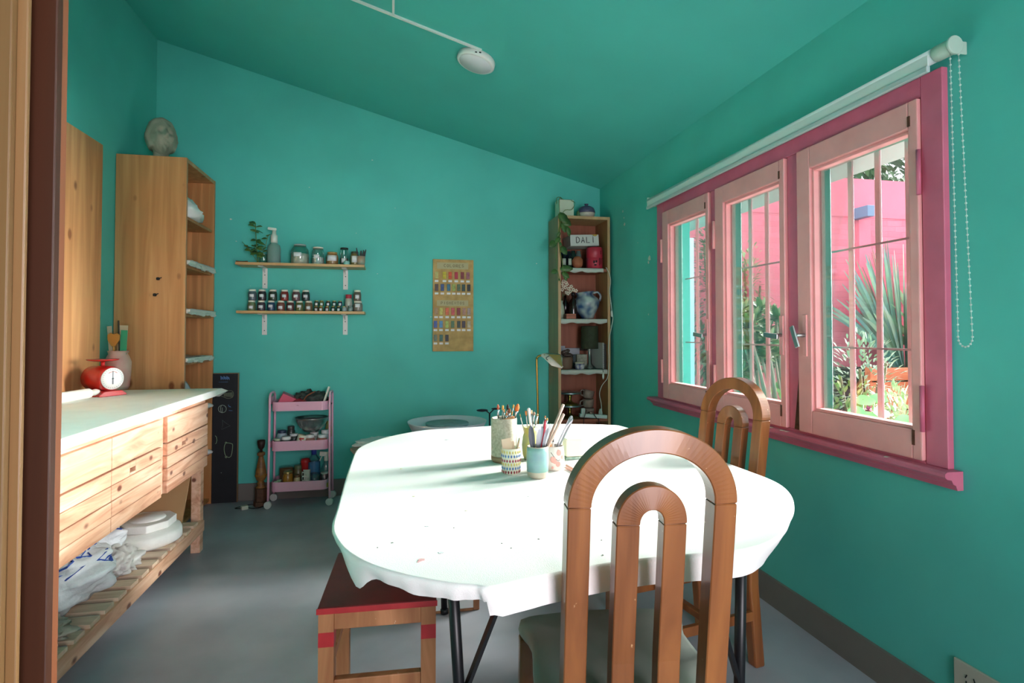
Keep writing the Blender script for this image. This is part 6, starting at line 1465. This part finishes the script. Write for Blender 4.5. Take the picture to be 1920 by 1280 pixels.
m = MB(); m.tube([b0, a, a.lerp(b_, .4), a.lerp(b_, .8), b_], [.002, .0045, .0042, .0034, .0025], 8); m.build('red_tool', mat('crimson_handle', 'c23a4c', rough=.35), None, origin=b0, tag=('crimson-handled needle tool in the blue-green cup', 'tool'))
STK = mat('pale_stick_wood', 'c6a898', rough=.6, var=.06)
for i, (tp, bs) in enumerate((((1056.5, 757.5), (1024, 835)), ((1057, 775.5), (1027, 838)))):
    a = at(bs[0], bs[1], Y=c4.y + .006 * (1 - 2 * i)); b_ = at(tp[0], tp[1], Y=c4.y + .02 * (1 - 2 * i)); d = (b_ - a).normalized()
    m = MB(); m.tube([a - d * .045, a, b_ - d * .002, b_], [.0038, .0048, .0055, .004], 10); m.build('wooden_stick', STK, None, origin=a - d * .045, tag=(['long pale stick, taller of two leaning right over the pots', 'pale stick, lower of two leaning right over the pots'][i], 'stick', 'sticks leaning out of the blue-green cup'))
# gouge and white brush in the blossom cup
a = at(1047.5, 834, Y=c5.y); b_ = at(1068, 791, Y=c5.y - .005); d = (b_ - a).normalized(); x = Vector((1, 0, 0)); x = (x - d * x.dot(d)).normalized(); y = d.cross(x)
m = MB(); vs = []; K = 6
for k in range(K):
    c_ = (a - d * .06).lerp(b_ + d * (.008), k / (K - 1))
    for i in range(9):
        an = PI * i / 8 + PI; rr_ = .0085 * (.75 + .25 * k / (K - 1)); cut = (d * (.022 * math.sin(PI * i / 8)) if k == K - 1 else Vector())
        vs.append(c_ + x * rr_ * math.cos(an) - y * rr_ * math.sin(an) * .8 - cut * 0 + (d * .016 * math.sin(PI * i / 8) if k == K - 1 else Vector()))
fs = [(9 * k + i, 9 * k + i + 1, 9 * k + 9 + i + 1, 9 * k + 9 + i) for k in range(K - 1) for i in range(8)]
m.add(vs, fs, True); m.build('metal_gouge', mat('brushed_aluminium', 'b9b9bd', rough=.3, metal=.8), None, origin=a - d * .05, thick=.0015, tag=('half-round aluminium gouge standing in the blossom cup', 'gouge'))
paint_brush('stubby white brush with wide ferrule in the blossom cup', (c5.x - .004, c5.y, TT + .02), at(1037, 800, Y=c5.y), .006, .035, 'e6e4e6', hcol='e6dfd6', group=None, fl=.02)
tool('wood_chip_tool', 'short orange-brown wooden tool at the rim of the blossom cup', 'tool', (c5.x - .014, c5.y - .005, TT + .05), (c5.x - .018, c5.y - .008, TT + .10), .012, .004, mat('tan_wood_tool', 'd69a68'))

# ------------------------------------------------------------------ wall socket low on the right wall
so = thing('wall_socket', 'cream double socket plate low on the right wall under the window', 'socket', (1.72, 1.36, .16), 0, world=True)
m = MB(); m.box(1.719, 1.728, 1.29, 1.470, .13, .252); m.build('plate', mat('cream_plate', 'b5b0a2', rough=.45), so, bevel=.002)
m = MB()
for (y, z, a) in ((1.43, .215, 25), (1.43, .195, 0), (1.405, .215, -25)): m.cbox((1.7185, y, z), (.002, .003, .012), (R(a), 0, 0))
m.build('slots', BLACKM, so)

# ------------------------------------------------------------------ garden
GP = mat('garden_paving', '8f6f6d', rough=.8, var=.06, vscale=3)
structure(MB().box(XR + .2, 12, -3, 8, -.16, -.04).build('terrace_floor', GP))
def pinkwall():
    if 'pink_brick' in MATS: return MATS['pink_brick']
    m = bpy.data.materials.new('pink_brick'); m.use_nodes = True; nt = m.node_tree; N = nt.nodes; L = nt.links; p = N['Principled BSDF']
    p.inputs['Roughness'].default_value = .8
    tc = N.new('ShaderNodeTexCoord'); mp = N.new('ShaderNodeMapping'); mp.inputs['Rotation'].default_value = (R(90), 0, 0)
    L.new(tc.outputs['Object'], mp.inputs['Vector'])
    nz = N.new('ShaderNodeTexNoise'); nz.inputs['Scale'].default_value = 4; L.new(mp.outputs['Vector'], nz.inputs['Vector'])
    ad_ = N.new('ShaderNodeMix'); ad_.data_type = 'RGBA'; ad_.blend_type = 'ADD'; ad_.inputs[0].default_value = .05; L.new(mp.outputs['Vector'], ad_.inputs[6]); L.new(nz.outputs['Color'], ad_.inputs[7])
    br = N.new('ShaderNodeTexBrick'); br.inputs['Scale'].default_value = 5; br.inputs['Mortar Size'].default_value = .018; br.inputs['Mortar Smooth'].default_value = .8; br.inputs['Brick Width'].default_value = 1.1; br.inputs['Row Height'].default_value = .33
    br.inputs['Color1'].default_value = srgb('e06a80'); br.inputs['Color2'].default_value = srgb('e8778c'); br.inputs['Mortar'].default_value = srgb('d8627a')
    L.new(ad_.outputs[2], br.inputs['Vector']); L.new(br.outputs['Color'], p.inputs['Base Color'])
    b = N.new('ShaderNodeBump'); b.inputs['Strength'].default_value = .35; b.inputs['Distance'].default_value = .02; b.invert = True
    L.new(br.outputs['Fac'], b.inputs['Height']); L.new(b.outputs['Normal'], p.inputs['Normal'])
    MATS['pink_brick'] = m; return m
PB = pinkwall(); PPL = mat('pink_plaster', 'e67288', rough=.8, var=.04, vscale=3)
structure(MB().box(XR + .9, 11, 5.6, 5.85, -.04, 2.62).build('garden_wall', PB))
structure(MB().box(XR + .9, 11, 5.59, 5.86, 2.62, 3.07).build('garden_wall_coping', PPL))
structure(MB().prism([(5.26, -.04), (5.26, 2.58), (5.42, 2.58), (5.42, -.04)], lambda u, v, d: (u, d, v), 5.60, 5.55).build('garden_wall_pier', PPL))
t = thing('outdoor_light', 'blue-grey box-shaped light high on the pink garden wall', 'wall lamp', (5.30, 5.5, 2.62), 0, world=True)
q = at(1614, 396, Y=5.45)
m = MB(); m.box(q.x + .005, q.x + .10, 5.36, 5.59, q.z - .07, q.z + .055); m.build('lamp_housing', mat('blue_grey_paint', '6f7d9c', rough=.5), t, bevel=.004)
structure(MB().box(XR + .2, 2.43, -3, 8, 2.075 + .05, 2.30).build('eave_soffit', mat('grey_soffit', '8e8a86', rough=.8)))
structure(MB().box(XR + .2, 2.56, 4.50, 8, -.04, 2.1).build('neighbour_wall', mat('aqua_render', 'bfe0ec', rough=.8, var=.05, vscale=2)))
# planter
pl = thing('garden_planter', 'orange-brown slatted wooden planter against the pink garden wall', 'planter', (5.6, 5.1, -.04), 0, world=True)
ORW = wood('orange_planter_wood', 'b2583a', 'd07a54', 'X', 7, .08, rough=.6)
for k in range(6): m = MB(); m.box(4.66, 6.0, 4.80, 4.83, .06 + k * .145, .06 + k * .145 + .128); m.build('slat', ORW, pl, bevel=.003)
for k in range(6): m = MB(); m.box(6.0, 6.03, 4.80, 5.5, .06 + k * .145, .06 + k * .145 + .128); m.build('slat', ORW, pl, bevel=.003)
for x in (4.66, 5.25, 5.95): m = MB(); m.box(x, x + .05, 4.83, 4.87, -.04, .92); m.build('post', ORW, pl)
m = MB(); m.box(4.68, 6.0, 4.84, 5.5, .0, .88); m.build('soil', mat('soil', '2a2119'), pl)
pl2 = thing('garden_planter_box', 'second orange planter partly hidden at the right of the garden view', 'planter', (6.3, 4.9, -.04), 0, world=True)
for k in range(6): m = MB(); m.box(5.28, 5.75, 4.30, 4.33, .06 + k * .145, .06 + k * .145 + .128); m.build('slat', ORW, pl2, bevel=.003)
m = MB(); m.box(5.28, 5.75, 4.34, 4.70, -.04, .90); m.build('soil', mat('soil', '2a2119'), pl2)
rg = random.Random(21)
def plant(name, lab, cat, base, mt, n, R3, L_, W_, up=.4, stemcol='6a5a40', h0=.0, bend=.3, stems=5, seed=1, group=None, shell=.6):
    """shrub: short stems and leaves spread over an egg-shaped crown centred above base"""
    g = random.Random(seed); t = thing(name, lab, cat, base, 0, group, world=True); B = Vector(base); c = B + Vector((0, 0, h0 + R3[2]))
    m = MB()
    for k in range(stems):
        a = g.uniform(0, 2 * PI); e = c + Vector((R3[0] * .6 * math.cos(a), R3[1] * .6 * math.sin(a), R3[2] * g.uniform(-.2, .6)))
        m.tube(smooth_path([B, B.lerp(e, .5) + Vector((g.uniform(-.03, .03), g.uniform(-.03, .03), 0)), e], 3), [.012] * 7, 5)
    m.build('stem', mat('stem_' + stemcol, stemcol, rough=.8), t)
    m = MB()
    for k in range(n):
        a = g.uniform(0, 2 * PI); z = g.uniform(-1, 1); r_ = g.uniform(shell, 1) ; s_ = math.sqrt(1 - z * z)
        d = Vector((s_ * math.cos(a), s_ * math.sin(a), z)); p = c + Vector((d.x * R3[0] * r_, d.y * R3[1] * r_, d.z * R3[2] * r_))
        dd = (d + Vector((g.uniform(-.5, .5), g.uniform(-.5, .5), up + g.uniform(-.3, .3)))).normalized()
        m.leaf(p, dd, L_ * g.uniform(.7, 1.2), W_ * g.uniform(.7, 1.2), bend, 2)
    m.build('foliage', mt, t)
    return t
def blades(name, lab, cat, base, mt, n, H, W_, spread, seed=1, bend=.25, stemcol=None):
    g = random.Random(seed); t = thing(name, lab, cat, base, 0, None, world=True); m = MB(); B = Vector(base)
    for k in range(n):
        a = g.uniform(0, 2 * PI); s_ = g.uniform(.05, 1) * spread; h = H * g.uniform(.6, 1.05)
        m.leaf(B + Vector((.08 * math.cos(a), .08 * math.sin(a), 0)), (s_ * math.cos(a), s_ * math.sin(a), 1), h, W_ * g.uniform(.7, 1.2), bend * s_, 6, Vector((math.cos(a + 1.2), math.sin(a + 1.2), .1)), .5)
    m.build('foliage', mt, t)
    return t
GL1 = mat('dark_rosette_leaf', '35502a', rough=.4, col2='6b7a48', vscale=5); GL2 = mat('flax_leaf', '6f8c8c', rough=.5, col2='93aa8c', vscale=4); GL3 = mat('silver_leaf', '6f8270', rough=.6, col2='98a68c', vscale=8)
GL4 = mat('bright_leaf', '6f9a5c', rough=.5, col2='94b87c', vscale=6); GL5 = mat('variegated_leaf', '7f9468', rough=.5, col2='bcc4a0', vscale=30); GL6 = mat('deep_tree_leaf', '2f4a2c', rough=.5, col2='4f6a40', vscale=3)
# fleshy rosette shrub seen in the middle casement
t = thing('rosette_shrub', 'dark green shrub with whorled rosette leaves outside the middle casement', 'shrub', (3.05, 3.95, -.04), 0, world=True)
g = random.Random(5); heads = []; m = MB(); B = Vector((3.05, 4.0, -.04))
for px, py, yy in ((1392, 585, 3.9), (1425, 582, 4.0), (1455, 598, 3.8), (1404, 615, 3.6), (1437, 622, 3.9), (1463, 632, 3.9), (1388, 640, 4.0), (1418, 650, 3.7), (1452, 662, 3.8), (1395, 672, 3.9), (1435, 682, 4.0), (1380, 610, 4.0), (1470, 612, 4.0), (1408, 632, 4.1), (1446, 640, 4.1), (1383, 592, 3.7), (1412, 600, 3.8), (1444, 592, 4.2), (1400, 655, 3.8), (1428, 668, 3.7), (1460, 680, 4.0), (1385, 700, 3.8), (1440, 640, 3.6), (1412, 690, 3.9)):
    q = at(px, py, Y=yy); heads.append(q); m.tube(smooth_path([B, B.lerp(q, .55) + Vector((g.uniform(-.05, .05), 0, -.05)), q], 4), [.016] * 5 + [.010] * 4, 6)
m.build('stem', mat('grey_bark', '85776a', rough=.8), t)
m = MB()
for q in heads:
    for k in range(26):
        a = 2 * PI * k * .381966; e = .15 + .9 * k / 26; m.leaf(q, (math.cos(a) * (1.15 - e), math.sin(a) * (1.15 - e), e * .8 - .25), .135, .046, .15, 3)
m.build('foliage', GL1, t)
blades('flax_plant', 'tall spiky grey-green flax fanning in front of the pink wall', 'plant', (5.35, 5.05, .86), GL2, 175, 1.5, .042, .75, 3, .45)
blades('flax_plant', 'paler narrow-leaved spiky plant right of the tall flax', 'plant', (5.78, 5.0, .88), mat('pale_flax_leaf', '9fb48c', rough=.5, col2='c0cda8', vscale=4), 60, 1.15, .045, .8, 8, .5)
plant('silver_bush', 'silvery grey-green bush at the left of the nearest casement view', 'bush', (3.85, 4.05, -.04), GL3, 520, (.27, .3, .46), .08, .022, .5, h0=.42, seed=2)
plant('golden_shrub', 'yellow-green low shrub behind the left bars of the nearest casement', 'shrub', (3.15, 3.45, -.04), mat('olive_gold_leaf', '5c6a34', rough=.5, col2='84864a', vscale=6), 420, (.28, .28, .42), .07, .026, .4, h0=.15, seed=6)
plant('low_green_shrub', 'fresh green low foliage under the rosette shrub', 'shrub', (2.95, 3.75, -.04), mat('fresh_leaf', '5c8a3c', rough=.5, col2='86ad5c', vscale=6), 460, (.42, .35, .45), .07, .032, .4, h0=.0, seed=7)
blades('feather_grass', 'pale feathery ornamental grass arching in front of the orange planter', 'grass', (4.35, 4.35, .15), mat('feather_grass_leaf', 'b5b094', rough=.8), 200, .80, .012, .9, 9, .75)
plant('variegated_shrub', 'cream-edged variegated shrub low at the right of the nearest casement view', 'shrub', (3.75, 3.55, -.04), GL5, 420, (.34, .3, .36), .11, .034, .6, h0=.18, seed=12)
# broad-leaved plant with purple flower just outside
t = thing('broad_leaf_plant', 'broad pale green leaves with a purple flower close outside the nearest casement', 'plant', (2.75, 2.95, -.04), 0, world=True)
B = Vector((2.75, 2.95, -.04)); m = MB(); ml_ = MB()
for px, py, s_, yy in ((1618, 748, .16, 2.9), (1640, 742, .15, 3.0), (1600, 765, .15, 2.8), (1655, 775, .17, 2.8), (1690, 782, .15, 2.7), (1625, 775, .13, 2.8), (1672, 800, .14, 2.6), (1640, 795, .13, 2.7), (1605, 790, .12, 2.7)):
    q = at(px, py, Y=yy); m.tube(smooth_path([B, B.lerp(q, .6), q], 3), .005, 5); a = g.uniform(-1, 1)
    ml_.leaf(q - Vector((.04, 0, .02)), (math.cos(a), math.sin(a) - .5, .5), s_ * .72, s_ * .5, .3, 5, Vector((-.3, -.7, .6)))
m.build('stem', mat('stem_6f8a4c', '6f8a4c'), t); ml_.build('foliage', GL4, t)
q = at(1628, 768, Y=2.8); m = MB()
for k in range(30): v = Vector((g.gauss(0, 1), g.gauss(0, 1), g.gauss(0, 1))).normalized(); m.leaf(q, v, .032, .012, .1, 2)
m.build('flower', mat('magenta_petal', '96305e', rough=.6), t)
# climbing shrub by the aqua wall, banana-like trunk, trees beyond the wall
plant('climbing_shrub', 'tall narrow climbing shrub beyond the aqua wall outside the farthest casement', 'climber', (3.22, 5.30, -.04), mat('climber_leaf', '5a6a4c', rough=.6, col2='7f8a74', vscale=5), 1500, (.20, .16, 1.15), .07, .032, .0, h0=.45, seed=15, stems=8)
plant('corner_tree', 'light green leafy branch at the left of the middle casement view', 'tree', (3.75, 5.45, -.04), mat('light_tree_leaf', '7d9c62', rough=.5, col2='a8bf84', vscale=5), 300, (.24, .12, .5), .08, .026, .1, h0=1.3, seed=16, shell=.3)
t = thing('palm_trunk', 'rough brown palm trunk rising behind the flax', 'tree', (5.90, 5.3, -.04), 0, world=True)
m = MB(); m.lathe([(.09, 0), (.085, 1.0)] + [(.075 + .012 * (k % 2), 1.0 + k * .07) for k in range(1, 20)] + [(0, 2.40)], (5.88, 5.3, 0), 14); m.build('trunk', mat('palm_bark', '8a7350', rough=.9, var=.3, vscale=14), t)
for i, (x, y, z, r3, n_) in enumerate(((7.6, 7.9, 4.3, (1.5, .8, 1.2), 1500), (9.4, 8.1, 4.1, (1.4, .8, 1.3), 1300), (6.1, 7.3, 3.75, (.7, .5, .5), 450))):
    plant('garden_tree', ['dark leafy tree above the pink wall in the middle of the nearest casement', 'dark tree above the pink wall at the right edge of the nearest casement', 'small thin treetop above the pink wall near the roof eave'][i], 'tree', (x, y, -.04), GL6, n_, r3, .15, .07, .0, h0=z - r3[2], seed=30 + i, stems=6, group='trees beyond the garden wall', shell=.2)
